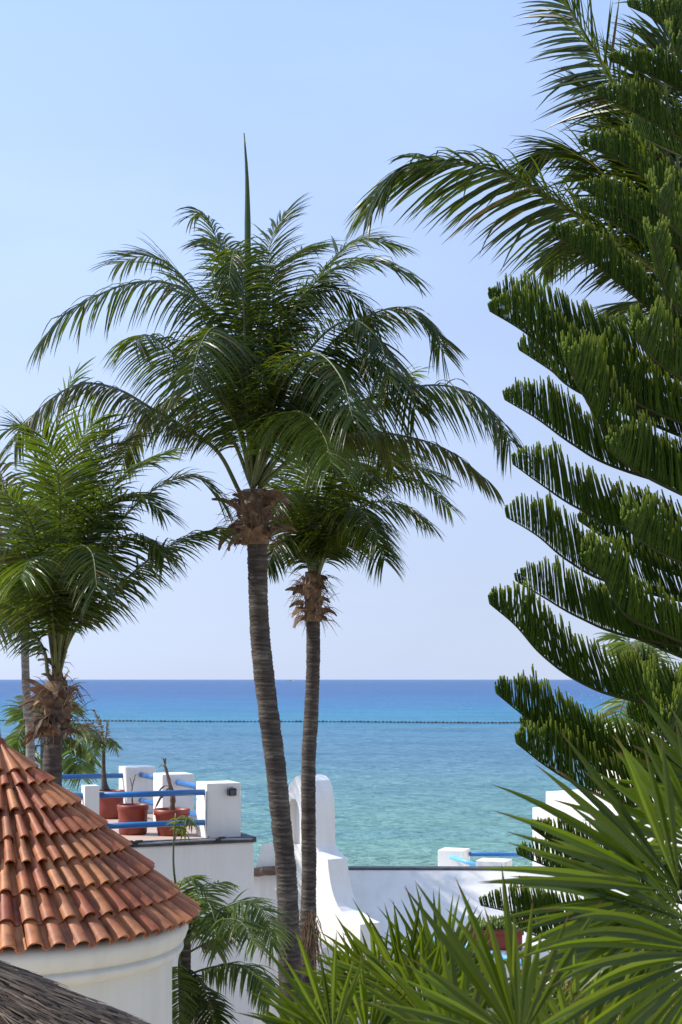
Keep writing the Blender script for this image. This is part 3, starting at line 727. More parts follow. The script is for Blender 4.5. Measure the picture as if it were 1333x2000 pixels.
def boots(parent, px, py0, py1, D, rad, n, seed, up=0.2, size=1.0, nf=230, ext=15):
    """old split leaf bases round the crown"""
    random.seed(seed)
    for k in range(n):
        u = (k + .5) / n; y = py0 + (py1 - py0) * u
        c = P(px, y, D); az = 2.399 * k + random.uniform(-.3, .3)
        o = V((math.cos(az), math.sin(az), 0)); s_ = V((-math.sin(az), math.cos(az), 0)); s_ = (s_ + UP * random.uniform(-.7, .7) + o * random.uniform(-.3, .3)).normalized()
        r_in = rad * random.uniform(.30, .48); L_ = random.choice((.10, .14, .18, .24, .30)) * random.uniform(.85, 1.2) * size; w_ = random.uniform(.035, .095) * size
        c = c + UP * random.uniform(-.05, .05); el = random.uniform(-1.1, 1.2) + up * (1 - u)
        mb = MB(); m_ = 6; q_ = c + o * r_in - UP * .03
        for j in range(m_):
            v = j / (m_ - 1)
            e = el + 1.15 * (0.5 - v) + random.uniform(-.15, .15)
            d = o * math.cos(e) + UP * math.sin(e); nb = UP * math.cos(e) - o * math.sin(e)
            ws = w_ * (1.0, 1.1, .95, .75, .5, .22)[j] * random.uniform(.85, 1.15); tk = .018 * size * (1 - .6 * v)
            cu = .5 * ws
            mb.vert(q_ - s_ * ws + nb * cu); mb.vert(q_ + nb * tk); mb.vert(q_ + s_ * ws + nb * cu); mb.vert(q_ - nb * tk)
            q_ = q_ + d * (L_ / (m_ - 1)) + s_ * random.uniform(-.012, .012)
        for j in range(m_ - 1):
            a = j * 4; b = a + 4
            for x, y_ in ((0, 1), (1, 2), (2, 3), (3, 0)): mb.face((a + x, b + x, b + y_, a + y_), 0, False)
        mb.face((0, 1, 2, 3)); e_ = (m_ - 1) * 4; mb.face((e_ + 3, e_ + 2, e_ + 1, e_))
        mb.build('leaf_base', M['boot'], parent)
    mb = MB()
    for k in range(nf):
        az = random.uniform(0, 6.28); c = P(px, random.uniform(py0 - 10, py1 + 5), D) + V((math.cos(az), math.sin(az), 0)) * rad * random.uniform(.3, .8)
        d = V((math.cos(az) * random.uniform(.3, 1), math.sin(az) * random.uniform(.3, 1), random.uniform(-1.2, .5))).normalized(); L_ = random.uniform(.08, .26) * size
        tube(mb, [c, c + d * L_ * .5 + V((0, 0, .01)), c + d * L_ - UP * .03], [.004, .004, .001], 3, cap=False)
    tube(mb, [P(px, py0 - ext, D), P(px, py1 + 6, D)], [rad * .38, rad * .42], 12)
    mb.build('fibre', M['fibre'], parent, kind='stuff')

def gz(D): return HZ + H * F / D       # photo row of the ground at distance D

W_ = V((0.12, 0, -0.1))
# --- palm A: the big one in the middle
random.seed(101)
DA = 17.0
pa = thing('coconut_palm', 'tallest coconut palm in the middle with a tall unopened spear leaf', 'palm tree', P(590, gz(DA), DA), 'coconut palms')
trunk(pa, [(499, 985, 42), (503, 1075, 39), (506, 1200, 38), (514, 1300, 40), (526, 1400, 40.5), (538, 1490, 40), (549, 1600, 40), (559, 1700, 41), (564, 1800, 42), (567, 1900, 46), (572, 2050, 52), (588, gz(DA), 70)], DA)
boots(pa, 499, 972, 1058, DA, .38, 44, 7, size=1.1)
c0 = (494, 955)
FA = [
    ([c0, (478, 800), (440, 650), (378, 575), (300, 549), (215, 566), (130, 612), (78, 668)], -.4, dict(L=.60, droop=.75)),
    ([c0, (462, 830), (402, 750), (340, 690), (288, 654), (258, 668)], -1.6, dict(L=.62, droop=1.5, mat='coco')),
    ([(470, 965), (428, 885), (372, 842), (300, 800), (225, 758), (150, 752), (75, 800), (28, 862)], -.6, dict(L=.5, droop=1.1, start=.22, dry=.25)),
    ([c0, (478, 720), (447, 560), (418, 452), (396, 415), (376, 425)], .3, dict(L=.42, droop=1.1)),
    ([c0, (482, 720), (474, 560), (466, 492), (455, 498), (446, 560)], -.9, dict(L=.45, droop=1.6)),
    ([c0, (520, 760), (556, 645), (606, 562), (664, 520), (730, 508), (800, 535)], -.3, dict(L=.56, droop=.8)),
    ([c0, (535, 735), (580, 610), (640, 520), (700, 468), (775, 480)], .6, dict(L=.5, droop=.65)),
    ([c0, (570, 780), (650, 668), (722, 616), (790, 600), (842, 628), (868, 690)], -.2, dict(L=.55, droop=.7)),
    ([(505, 950), (580, 850), (662, 800), (752, 770), (846, 752), (920, 768), (966, 808), (998, 862)], -.7, dict(L=.66, droop=1.3, n=104)),
    ([(505, 955), (590, 880), (690, 845), (790, 852), (880, 882), (962, 946)], -.3, dict(L=.46, droop=1.2, dry=.3)),
    ([(490, 975), (508, 885), (545, 818), (592, 806), (632, 850), (648, 905)], -1.8, dict(L=.62, droop=1.3, mat='coco_green')),
    ([c0, (500, 740), (512, 590), (530, 470), (556, 420)], .5, dict(L=.55, droop=.5)),
    ([c0, (560, 760), (625, 660), (690, 625), (742, 668), (760, 740)], -1.1, dict(L=.62, droop=1.0)),
    ([c0, (570, 800), (650, 720), (722, 700), (784, 738), (812, 800)], -.6, dict(L=.6, droop=1.0)),
    ([c0, (450, 740), (402, 610), (352, 535), (296, 500), (230, 515)], .8, dict(L=.55, droop=.6)),
    ([c0, (486, 700), (470, 560), (440, 480), (400, 470)], 1.0, dict(L=.5, droop=.7)),
    ([c0, (530, 800), (570, 720), (620, 690), (668, 740), (690, 820)], -2.0, dict(L=.62, droop=1.0)),
    ([c0, (480, 780), (450, 680), (420, 640), (390, 680), (372, 760)], -1.9, dict(L=.58, droop=1.0)),
    ([c0, (505, 700), (530, 560), (570, 500), (620, 480)], 1.2, dict(L=.55, droop=.6)),
    ([c0, (450, 850), (390, 790), (330, 780), (270, 830), (240, 900)], .7, dict(L=.45, droop=1.0, dry=.2)),
    ([c0, (560, 860), (620, 810), (690, 810), (740, 850), (770, 910)], .9, dict(L=.5, droop=1.1)),
    ([c0, (520, 730), (560, 600), (620, 560), (690, 580), (740, 640)], .2, dict(L=.58, droop=.8)),
]
for pts, dd, kw in FA:
    kw.setdefault('vee', -.52 if pts[-1][1] > 560 else 0.0); frond(pa, pts, DA, dd, wind=W_, roll=random.uniform(-.25, .25), **kw)
mb = MB(); q_, _ = spline([P(490, 930, DA), P(485, 700, DA), P(484, 420, DA), P(482, 330, DA), P(477, 260, DA)], 24)
tube(mb, q_, [(.034 if i < 18 else .034 * (1 - (i - 17) / 7.0)) + .002 for i in range(24)], 6); mb.build('spear_leaf', M['young'], pa)

# --- palm B: slimmer palm just behind
random.seed(102)
DB = 19.0
pb = thing('coconut_palm', 'slimmer coconut palm whose straight trunk rises just right of the tallest one', 'palm tree', P(600, gz(DB), DB), 'coconut palms')
trunk(pb, [(612, 1170, 31), (612, 1225, 27.5), (612, 1300, 27), (608, 1400, 28.5), (603, 1490, 28.5), (603, 1600, 28.5), (604, 1700, 29), (602, 1800, 31), (600, 1900, 38), (600, gz(DB), 52)], DB)
boots(pb, 612, 1132, 1208, DB, .27, 30, 8, up=.6, size=.95)
c1 = (613, 1150)
FB = [
    ([c1, (640, 1010), (700, 930), (778, 905), (860, 930)], .2, dict(L=.5)), ([c1, (655, 1040), (715, 985), (785, 985), (832, 1015)], -.5, dict(L=.5, droop=1.1)),
    ([c1, (645, 1070), (690, 1030), (728, 1045), (752, 1095)], -.9, dict(L=.5, droop=1.3)), ([c1, (596, 1085), (572, 1055), (545, 1062), (522, 1105)], -.6, dict(L=.4, droop=1.2)),
    ([c1, (590, 1020), (560, 940), (520, 915)], .5, dict(L=.5)), ([c1, (618, 990), (636, 870), (680, 805), (730, 790)], .4, dict(L=.5, droop=.7)),
    ([c1, (640, 940), (690, 820), (745, 755), (808, 728)], .2, dict(L=.42, mat='coco_green', droop=.5)), ([c1, (606, 980), (596, 870), (570, 800)], .2, dict(L=.5, droop=.7)),
    ([c1, (660, 1000), (738, 930), (820, 940), (878, 990)], .7, dict(L=.48)), ([c1, (640, 1060), (668, 1000), (710, 1000), (740, 1050)], -1.3, dict(L=.55, droop=1.2)),
    ([c1, (600, 1060), (585, 980), (560, 960), (535, 1000)], -1.2, dict(L=.5, droop=1.2)), ([c1, (625, 1020), (650, 930), (690, 900), (730, 940)], -1.4, dict(L=.55, droop=1.1)),
    ([c1, (630, 1010), (670, 890), (740, 860), (810, 890)], .9, dict(L=.5)), ([c1, (607, 1040), (600, 940), (612, 880), (640, 900)], -1.4, dict(L=.55, droop=1.1)),
]
for pts, dd, kw in FB: frond(pb, pts, DB, dd, n=84, r0=.022, wind=W_, roll=random.uniform(-.25, .25), **kw)

random.seed(777)
mb = MB()
for k in range(60):
    p = P(random.uniform(588, 622), random.uniform(1775, 1845), DB - .25 + random.uniform(-.1, .1)); l = random.uniform(.15, .55); d = V((random.gauss(.05, .16), random.gauss(-.05, .1), -1)).normalized()
    tube(mb, [p, p + d * l * .5 + V((random.gauss(0, .015), 0, 0)), p + d * l + V((random.gauss(0, .04), 0, 0))], [.006, .007, .001], 3, cap=False)
mb.build('dry_fibre', M['fibre'], pb, kind='stuff')
# --- palm C: left, bushy crown
random.seed(103)
DC = 16.2
pc = thing('coconut_palm', 'bushy coconut palm on the left with a ragged brown collar on its trunk', 'palm tree', P(96, gz(DC), DC), 'coconut palms')
trunk(pc, [(112, 1330, 34), (107, 1430, 35), (103, 1480, 37), (102, 1540, 39), (100, 1700, 42), (96, gz(DC), 56)], DC)
boots(pc, 112, 1295, 1340, DC, .14, 8, 19, up=.9, size=.7, nf=30, ext=0); boots(pc, 110, 1345, 1430, DC, .31, 34, 9, up=.3, size=1.05)
c2 = (112, 1335)
FC = [
    ([c2, (128, 1270), (158, 1215), (215, 1160), (285, 1098), (350, 1056), (418, 1034)], -.2, dict(L=.46, droop=1.0, n=100)),
    ([c2, (100, 1260), (89, 1150), (74, 1070), (48, 1000), (0, 962), (-45, 975)], -1.1, dict(L=.52, droop=.5, mat='coco_green')),
    ([c2, (117, 1220), (122, 1060), (134, 940), (154, 868), (186, 820)], -.2, dict(L=.5, droop=.4, mat='coco_green')),
    ([c2, (135, 1200), (168, 1065), (212, 965), (262, 912), (325, 885)], -.4, dict(L=.46, droop=.6, mat='coco_green')),
    ([c2, (140, 1200), (190, 1080), (262, 990), (330, 940), (392, 935), (438, 985)], .2, dict(L=.44, droop=.7)),
    ([c2, (140, 1230), (186, 1110), (238, 1050), (290, 1050), (322, 1090)], -.8, dict(L=.46, droop=.9)),
    ([c2, (130, 1220), (160, 1090), (206, 990), (264, 965), (318, 1000)], -.7, dict(L=.48, droop=.7)),
    ([c2, (95, 1320), (88, 1275), (66, 1237), (22, 1186), (-30, 1150)], -.2, dict(L=.42, droop=.9)),
    ([c2, (98, 1230), (70, 1120), (25, 1075), (-35, 1085)], -.8, dict(L=.5, droop=.8)),
    ([c2, (108, 1200), (98, 1040), (84, 910), (52, 838), (15, 840)], .2, dict(L=.5, droop=.5)),
    ([c2, (112, 1200), (118, 1040), (112, 920), (84, 850)], -.9, dict(L=.5, droop=.5, mat='coco_green')),
    ([c2, (122, 1180), (142, 1030), (170, 900), (215, 830)], .6, dict(L=.48, droop=.5, dry=.25)),
    ([c2, (118, 1240), (126, 1140), (150, 1070), (180, 1080), (190, 1150)], -1.5, dict(L=.5, droop=1.0)),
    ([c2, (105, 1230), (92, 1130), (64, 1090), (40, 1130)], -1.5, dict(L=.5, droop=1.0, mat='coco_green')),
    ([c2, (128, 1200), (160, 1040), (200, 900), (262, 850)], .8, dict(L=.45, droop=.6, dry=.3)),
]
for pts, dd, kw in FC:
    kw.setdefault('vee', -.3 if pts[-1][1] > 1020 else .05); frond(pc, pts, DC, dd, n=kw.pop('n', 90), r0=.024, wind=W_ * .6, roll=random.uniform(-.25, .25), start=kw.pop('start', .27), **kw)

# --- palm D: thin grey trunk far left
random.seed(104)
DD_ = 24.6
pd = thing('coconut_palm', 'coconut palm with a thin smooth grey trunk at the far left', 'palm tree', P(66, gz(DD_), DD_), 'coconut palms')
trunk(pd, [(48, 1235, 16), (50, 1300, 15.5), (54, 1400, 16.5), (60, 1500, 18), (66, gz(DD_), 22)], DD_, 'trunk_grey', ring=.09, amp=.02)
c3 = (48, 1245)
for pts, dd, kw in [
    ([c3, (40, 1190), (10, 1150), (-30, 1190)], -.8, {}), ([c3, (30, 1210), (0, 1200), (-40, 1260)], .3, {}), ([c3, (66, 1190), (100, 1160), (130, 1210)], -.6, {}),
    ([c3, (60, 1120), (90, 920), (122, 790), (152, 722)], .5, dict(mat='coco_green', droop=.4)), ([c3, (50, 1150), (40, 1020), (10, 950)], .5, {}),
    ([c3, (56, 1140), (80, 1010), (120, 960)], -.4, {}), ([c3, (20, 1160), (-20, 1100), (-60, 1110)], .2, {}), ([c3, (70, 1160), (120, 1100), (170, 1130)], .6, {}),
    ([c3, (40, 1130), (10, 960), (-14, 880), (-50, 860)], -.3, dict(dry=.5)), ([c3, (20, 1000), (5, 930), (-20, 890)], -.9, dict(dry=.4))]:
    frond(pd, pts, DD_, dd, n=44, L=.62, wid=.02, r0=.02, roll=random.uniform(-.3, .3), **kw)

# --- palm E: upper right, behind the araucaria
random.seed(105)
DE = 13.0
pe = thing('coconut_palm', 'coconut palm at the upper right, its fronds reaching out behind the araucaria', 'palm tree', P(1420, gz(DE), DE), 'coconut palms')
trunk(pe, [(1352, 600, 50), (1360, 760, 52), (1385, 1200, 56), (1405, 1700, 60), (1420, gz(DE), 76)], DE)
boots(pe, 1345, 600, 735, DE, .30, 26, 12, size=1.05)
c4 = (1345, 640)
for pts, dd, kw in [
    ([c4, (1290, 540), (1243, 500), (1121, 416), (1023, 358), (950, 328), (895, 320), (827, 318), (772, 342), (722, 400)], -.5, dict(L=.72, n=150, droop=.85, wid=.0145, amax=62, start=.13)),
    ([c4, (1300, 420), (1238, 240), (1180, 132), (1121, 30), (1060, -70), (1000, -130)], -.3, dict(L=.75, n=140, droop=.35, wid=.0135, start=.2)),
    ([c4, (1340, 420), (1310, 270), (1262, 160), (1215, 110)], .2, dict(L=.6, n=80, droop=.2, wid=.0135, start=.3)),
    ([c4, (1290, 520), (1230, 420), (1170, 330), (1090, 290), (1030, 320)], .5, dict(L=.62, n=120, droop=.6, wid=.0135, start=.3)),
    ([c4, (1280, 560), (1200, 480), (1120, 470), (1060, 520)], .9, dict(L=.5, n=84, droop=.8, wid=.015)),
    ([c4, (1330, 400), (1340, 180), (1310, 20), (1260, -80)], .4, dict(L=.6, n=120, droop=.3, wid=.0135)),
    ([c4, (1325, 330), (1300, 150), (1330, 20)], .1, dict(L=.6, n=120, droop=.3, wid=.0135)),
    ([c4, (1320, 520), (1280, 380), (1250, 300), (1190, 200), (1140, 170)], .7, dict(L=.6, n=120, droop=.4, wid=.0135)),
    ([c4, (1400, 480), (1480, 360), (1580, 330)], -.4, dict(L=.6, n=80)),
    ([c4, (1400, 560), (1500, 520), (1600, 580)], .4, dict(L=.6, n=80)),
    ([c4, (1370, 420), (1420, 220), (1500, 100)], .3, dict(L=.6, n=80)),
    ([c4, (1300, 600), (1240, 590), (1180, 640)], 1.4, dict(L=.5, n=80)),
    ([c4, (1320, 500), (1290, 330), (1240, 250), (1180, 250)], .9, dict(L=.55, n=84, droop=.5)),
]: frond(pe, pts, DE, dd, r0=.032, roll=random.uniform(-.15, .15), wind=V((-.05, 0, 0)), tipl=.45, **kw)

# --- palm F: feathery palm against the white wall
random.seed(106)
DF = 15.6
pf = thing('feather_palm', 'feathery palm with arching fronds between the round tower and the white wall', 'palm tree', P(360, gz(DF), DF))
trunk(pf, [(362, 1830, 22), (362, 1900, 24), (362, gz(DF), 34)], DF)
c5 = (362, 1850)
for pts, dd, kw in [
    ([(370, 1840), (400, 1795), (440, 1772), (488, 1760), (520, 1790), (534, 1850)], -.5, dict(L=.36, droop=.8, n=60, mat='young')),
    ([c5, (352, 1780), (352, 1730), (372, 1712), (398, 1735)], -.2, dict(L=.26, droop=.7, n=36, mat='young')),
    ([(365, 1850), (385, 1790), (402, 1760), (418, 1790), (424, 1860)], -.7, dict(L=.30, droop=1.3, n=44, mat='young')),
    ([(370, 1860), (420, 1832), (470, 1808), (515, 1802)], .3, dict(L=.26, droop=1.3, n=40, mat='dry', dry=.2)),
    ([(365, 1905), (410, 1890), (460, 1884), (500, 1900), (528, 1950)], -.4, dict(L=.32, droop=1.4, n=54, mat='young')),
    ([(358, 1850), (350, 1880), (350, 1940), (352, 2020)], -.3, dict(L=.24, droop=.8, n=40, mat='young')),
    ([(366, 1890), (388, 1910), (410, 1960), (424, 2020)], -.3, dict(L=.26, droop=1.0, n=44)),
    ([(362, 1900), (384, 1930), (396, 1980), (400, 2060)], -.1, dict(L=.26, droop=1.0, n=40, mat='dry')),
    ([c5, (345, 1790), (330, 1740), (322, 1716)], .2, dict(L=.2, droop=.6, n=26, mat='young')),
    ([c5, (340, 1800), (310, 1740), (292, 1712)], .1, dict(L=.12, droop=.5, n=20, mat='dry')),
    ([c5, (375, 1790), (400, 1735), (440, 1722)], .7, dict(L=.28, droop=.8, n=36, mat='young')),
    ([c5, (380, 1830), (420, 1800), (470, 1800), (500, 1850)], -.9, dict(L=.3, droop=1.0, n=48, mat='young')),
]: frond(pf, pts, DF, dd, r0=.013, wid=.012, start=.16, roll=random.uniform(-.3, .3), stalk='stalk', **kw)
mb = MB(); q_, _ = spline([P(356, 1800, DF), P(340, 1700, DF), P(341, 1620, DF), P(344, 1588, DF)], 12); tube(mb, q_, [.016 - .0008 * i for i in range(12)], 6); mb.build('spear_leaf', M['stalk'], pf)
frond(pf, [(341, 1625), (346, 1600), (362, 1594), (378, 1612)], DF, -.15, L=.16, n=14, wid=.009, r0=.007, mat='young', droop=1.0, start=.1)
frond(pf, [(342, 1640), (350, 1618), (364, 1630)], DF, .1, L=.14, n=8, wid=.008, r0=.006, mat='young', droop=1.4, start=.3)

# --- palm G: low green palm beyond the terrace
random.seed(107)
DGp = 31.0
pg = thing('low_palm', 'short bright green palm beyond the terrace behind the bushy palm', 'palm tree', P(86, gz(DGp), DGp))
trunk(pg, [(84, 1445, 9), (84, 1500, 10), (86, gz(DGp), 16)], DGp, 'trunk_grey', ring=.1, amp=.02)
c6 = (92, 1455)
for pts, dd in [([c6, (120, 1420), (160, 1415), (190, 1450)], -.4), ([c6, (130, 1440), (165, 1460), (185, 1490)], .2), ([c6, (110, 1480), (135, 1490), (150, 1505)], -.6),
                ([c6, (60, 1400), (45, 1380), (36, 1400)], .2), ([c6, (60, 1420), (40, 1430), (32, 1470)], -.4), ([c6, (60, 1460), (45, 1480), (38, 1520)], -.6),
                ([c6, (100, 1400), (120, 1370), (150, 1380)], .5), ([c6, (90, 1400), (80, 1370), (60, 1360)], .5), ([c6, (120, 1450), (150, 1480), (160, 1520)], -.8)]:
    frond(pg, pts, DGp, dd, n=36, L=.5, wid=.024, r0=.02, mat='young', droop=.9)

# --- palm H: slim young palm in the terrace pot
random.seed(108)
ph_ = thing('potted_palm', 'slim young palm with a thin stem and half dead crown in the dark red pot', 'palm tree', s3)
b = s3; Dh = 23.0
mb = MB(); q_, _ = spline([b, P(206, 1540, Dh), P(203, 1510, Dh), P(203, 1465, Dh)], 20)
tube(mb, q_, [.052, .055, .06, .058, .05, .045, .042, .04, .036, .034, .032, .03, .03, .029, .028, .028, .027, .026, .025, .025], 10); mb.build('trunk', M['trunk'], ph_)
for pts, dd, kw in [([(203, 1470), (201, 1430), (194, 1405), (184, 1386)], -.1, dict(mat='dry', L=.12, droop=.3)), ([(203, 1468), (188, 1440), (172, 1430), (158, 1450)], -.2, dict(mat='young', L=.3)),
                    ([(203, 1468), (213, 1445), (222, 1448), (228, 1470)], -.1, dict(mat='young', L=.22)), ([(203, 1466), (190, 1430), (176, 1412), (160, 1420)], .2, dict(mat='dry', L=.25)),
                    ([(203, 1468), (208, 1430), (210, 1410)], 0, dict(mat='dry', L=.18, droop=.6)), ([(203, 1470), (194, 1450), (186, 1460), (180, 1480)], -.3, dict(mat='young', L=.25))]:
    kw['L'] = kw.get('L', .2) * .75; frond(ph_, pts, Dh, dd, n=24, wid=.010, r0=.01, start=.15, **kw)

# --- palm I: pale palm seen through the lower araucaria boughs
random.seed(109)
pi_ = thing('pale_palm', 'pale palm glimpsed through the lower araucaria boughs beside the white block', 'palm tree', P(1262, gz(24), 24))
trunk(pi_, [(1255, 1330, 16), (1262, gz(24), 22)], 24, 'trunk_grey', ring=.1, amp=.02)
c7 = (1255, 1340)
for pts, dd in [([c7, (1240, 1280), (1225, 1250), (1200, 1240)], .3), ([c7, (1260, 1270), (1270, 1240), (1300, 1230)], .2), 
                ([c7, (1230, 1350), (1215, 1380), (1205, 1420)], -.7), ([c7, (1280, 1310), (1310, 1310), (1330, 1350)], -.3), ([c7, (1250, 1290), (1245, 1260), (1220, 1255)], -.8), ([c7, (1265, 1360), (1275, 1390), (1280, 1420)], -.6)]:
    frond(pi_, pts, 24.0, dd, n=34, L=.5, wid=.02, r0=.018, mat='young', droop=.9)

# ------------------------------------------------------------------ araucaria (Norfolk pine) on the right
random.seed(201)
DN = 9.3; TX = 1450
ar = thing('norfolk_pine', 'araucaria with tiers of upswept boughs filling the right edge', 'conifer', P(TX, gz(DN), DN))
mb = MB()
tp = [P(TX, y, DN) for y in (-250, 300, 900, 1500, 2200, gz(DN))]
sp_, _ = spline(tp, 60); tube(mb, sp_, [.05 + .15 * i / 59 + .006 * math.sin(i * 2.1) for i in range(60)], 14); mb.build('trunk', M['twig'], ar)

def bough(pts, D0, dD, Lc=0.30, sp=0.0128, vee=0.45, lean=0.24, tipzone=0.34, thick=0.0052):
    """pts from tip to base; D0 at the trunk, D0+dD at the tip"""
    m_ = len(pts) - 1
    ctrl = [P(x, y, D0 + dD * (1 - i / m_) ** 1.1) for i, (x, y) in enumerate(pts)]
    ctrl.reverse()
    sp0, Len = spline(ctrl, 40)
    mb = MB(); tube(mb, sp0, [max(.004, .011 * (1 - i / 39) ** .8 + .003) for i in range(40)], 7)
    br = mb.build('bough', M['twig'], ar)
    mb = MB(); n = int(Len / sp); bseed = random.random() * 50
    for k in range(n):
        t = 1 - (k + random.uniform(-.3, .3)) / n; t = min(.998, max(0, t))
        x = t * 39; i = min(38, int(x)); p = sp0[i].lerp(sp0[i + 1], x - i); T = (sp0[min(39, i + 2)] - sp0[max(0, i - 1)]).normalized()
        Sd = T.cross(UP)
        if Sd.length < .05: Sd = V((0, 1, 0))
        Sd = Sd.normalized(); Nn = Sd.cross(T).normalized()
        if Nn.z < 0: Nn = -Nn
        dist = (1 - t) * Len
        prof = min(1, .16 + .84 * (dist / tipzone) ** .75) * (1 - .25 * min(1, max(0, dist - .9)))
        for sd in (1, -1):
            if random.random() < .05 + .25 * (1 - t) ** 2 * .6: continue
            l = Lc * prof * (1 + .22 * noise.noise(V((k * .16, sd * 5, bseed)))) * (random.uniform(.88, 1.1) if random.random() < .85 else random.uniform(.5, .9))
            ve = vee * random.uniform(.5, 1.4) * (1 if dist > .06 else .6)
            le = lean + .42 * min(1, max(0, dist - .12) / .7)
            d0 = (UP * .8 + Nn * .35 + Sd * sd * ve + T * (le + .4 * max(0, 1 - dist / .15)) ).normalized()
            d1 = (UP * 1.0 + Sd * sd * ve * .25 + T * (le * .5) + V((random.gauss(0, .05), random.gauss(0, .05), 0))).normalized()
            base = p + Sd * sd * .006
            # a curved cord clothed in short needles: rings alternate in radius
            kr = 9; rr = random.random(); pts_ = []; q_ = base.copy()
            for j in range(kr):
                u = j / (kr - 1); pts_.append(q_.copy()); q_ = q_ + d0.lerp(d1, u).normalized() * (l / (kr - 1))
            th_ = thick * random.uniform(.85, 1.15)
            rad = [th_ * (1.06 if j % 2 else .88) * (.55 if j == 0 else (.8 if j == kr - 1 else 1)) for j in range(kr)]
            ph0 = random.random() * 6.28
            A = d0.orthogonal().normalized(); B = d0.cross(A); rings = []
            for j in range(kr):
                c = (j / (kr - 1), rr, 0)
                rings.append([mb.vert(pts_[j] + (A * math.cos(ph0 + 6.2832 * (h_ + .5 * (j % 2)) / 5) + B * math.sin(ph0 + 6.2832 * (h_ + .5 * (j % 2)) / 5)) * rad[j], c) for h_ in range(5)])
            for j in range(kr - 1):
                for h_ in range(5): mb.face((rings[j][h_], rings[j][(h_ + 1) % 5], rings[j + 1][(h_ + 1) % 5], rings[j + 1][h_]))
            mb.face(tuple(rings[-1]))
    mb.build('branchlets', M['pine'], br, kind='stuff')

B_ = lambda y: (TX, y)
boughs = [
    ([(1228, 12), (1285, 36), (1340, 62), B_(120)], .2, .19), ([(1192, 118), (1255, 140), (1330, 175), B_(250)], -.1, .19), ([(1168, 186), (1230, 214), (1320, 265), B_(340)], -.2, .22),
    ([(1134, 281), (1205, 312), (1290, 368), (1360, 415), B_(470)], -.3, .22), ([(1233, 255), (1290, 285), B_(360)], .8, .21), ([(1136, 368), (1200, 402), (1290, 460), B_(560)], -.2, .22), ([(1128, 404), (1200, 436), (1300, 500), B_(590)], .3, .21),
    ([(1076, 452), (1150, 506), (1240, 578), (1310, 640), B_(750)], -.4, .22), ([(1275, 462), (1288, 520), (1320, 600), B_(700)], -1.3, .21), ([(1288, 386), (1310, 440), B_(560)], -1.2, .21),
    ([(956, 582), (1040, 622), (1130, 668), (1240, 715), B_(770)], .3, .30), ([(958, 608), (1020, 645), (1080, 692), (1160, 745), (1260, 800), B_(860)], -.2, .32), ([(1016, 684), (1075, 722), (1150, 775), B_(900)], .5, .28),
    ([(1108, 708), (1140, 770), (1190, 850), (1270, 910), B_(980)], -1.1, .34), ([(1118, 704), (1200, 762), (1290, 810), B_(870)], -.6, .30),
    ([(986, 780), (1050, 818), (1120, 868), (1210, 915), B_(985)], .2, .32), ([(1002, 906), (1056, 945), (1125, 990), (1230, 1035), B_(1090)], .1, .32), ([(1190, 880), (1260, 930), B_(1020)], -.8, .30),
    ([(990, 1010), (1050, 1046), (1110, 1095), (1200, 1140), B_(1200)], .1, .33), ([(1132, 1018), (1200, 1062), (1290, 1110), B_(1160)], .4, .30), ([(1140, 1100), (1180, 1132), (1220, 1200), (1300, 1240), B_(1300)], -.9, .30),
    ([(1008, 1134), (1060, 1165), (1130, 1205), (1230, 1243), B_(1280)], .1, .30), ([(958, 1180), (1008, 1222), (1058, 1278), (1130, 1330), (1230, 1366), B_(1400)], -.2, .34), ([(1150, 1190), (1230, 1240), B_(1330)], .7, .30),
    ([(970, 1354), (1030, 1402), (1100, 1448), (1200, 1490), B_(1530)], -.1, .33), ([(1020, 1416), (1070, 1444), (1150, 1490), B_(1560)], .4, .26), ([(1010, 1452), (1070, 1498), (1140, 1538), (1240, 1575), B_(1610)], -.3, .33),
    ([(1300, 1425), (1320, 1460), B_(1550)], -1.6, .40), ([(1090, 1440), (1160, 1480), (1260, 1530), B_(1580)], .8, .3), ([(1230, 1400), (1300, 1440), B_(1500)], .6, .3),
    ([(1040, 1618), (1090, 1652), (1160, 1690), B_(1740)], -.1, .24), ([(1010, 1668), (1070, 1692), (1150, 1720), B_(1790)], .3, .24), ([(940, 1768), (1000, 1782), (1090, 1806), B_(1860)], .0, .24), ([(1000, 1800), (1080, 1836), B_(1900)], .5, .24),
    ([(1220, 1030), (1290, 1080), B_(1150)], -.9, .3), ([(1240, 660), (1300, 720), B_(800)], -1.0, .3), ([(1200, 1330), (1280, 1370), B_(1450)], .9, .3), ([(1320, 90), (1350, 150), B_(260)], -1.0, .26), ([(1300, 20), (1340, 90), B_(180)], -.8, .28),
]
for pts, dd, lc in boughs: bough(pts, DN, dd, lc)

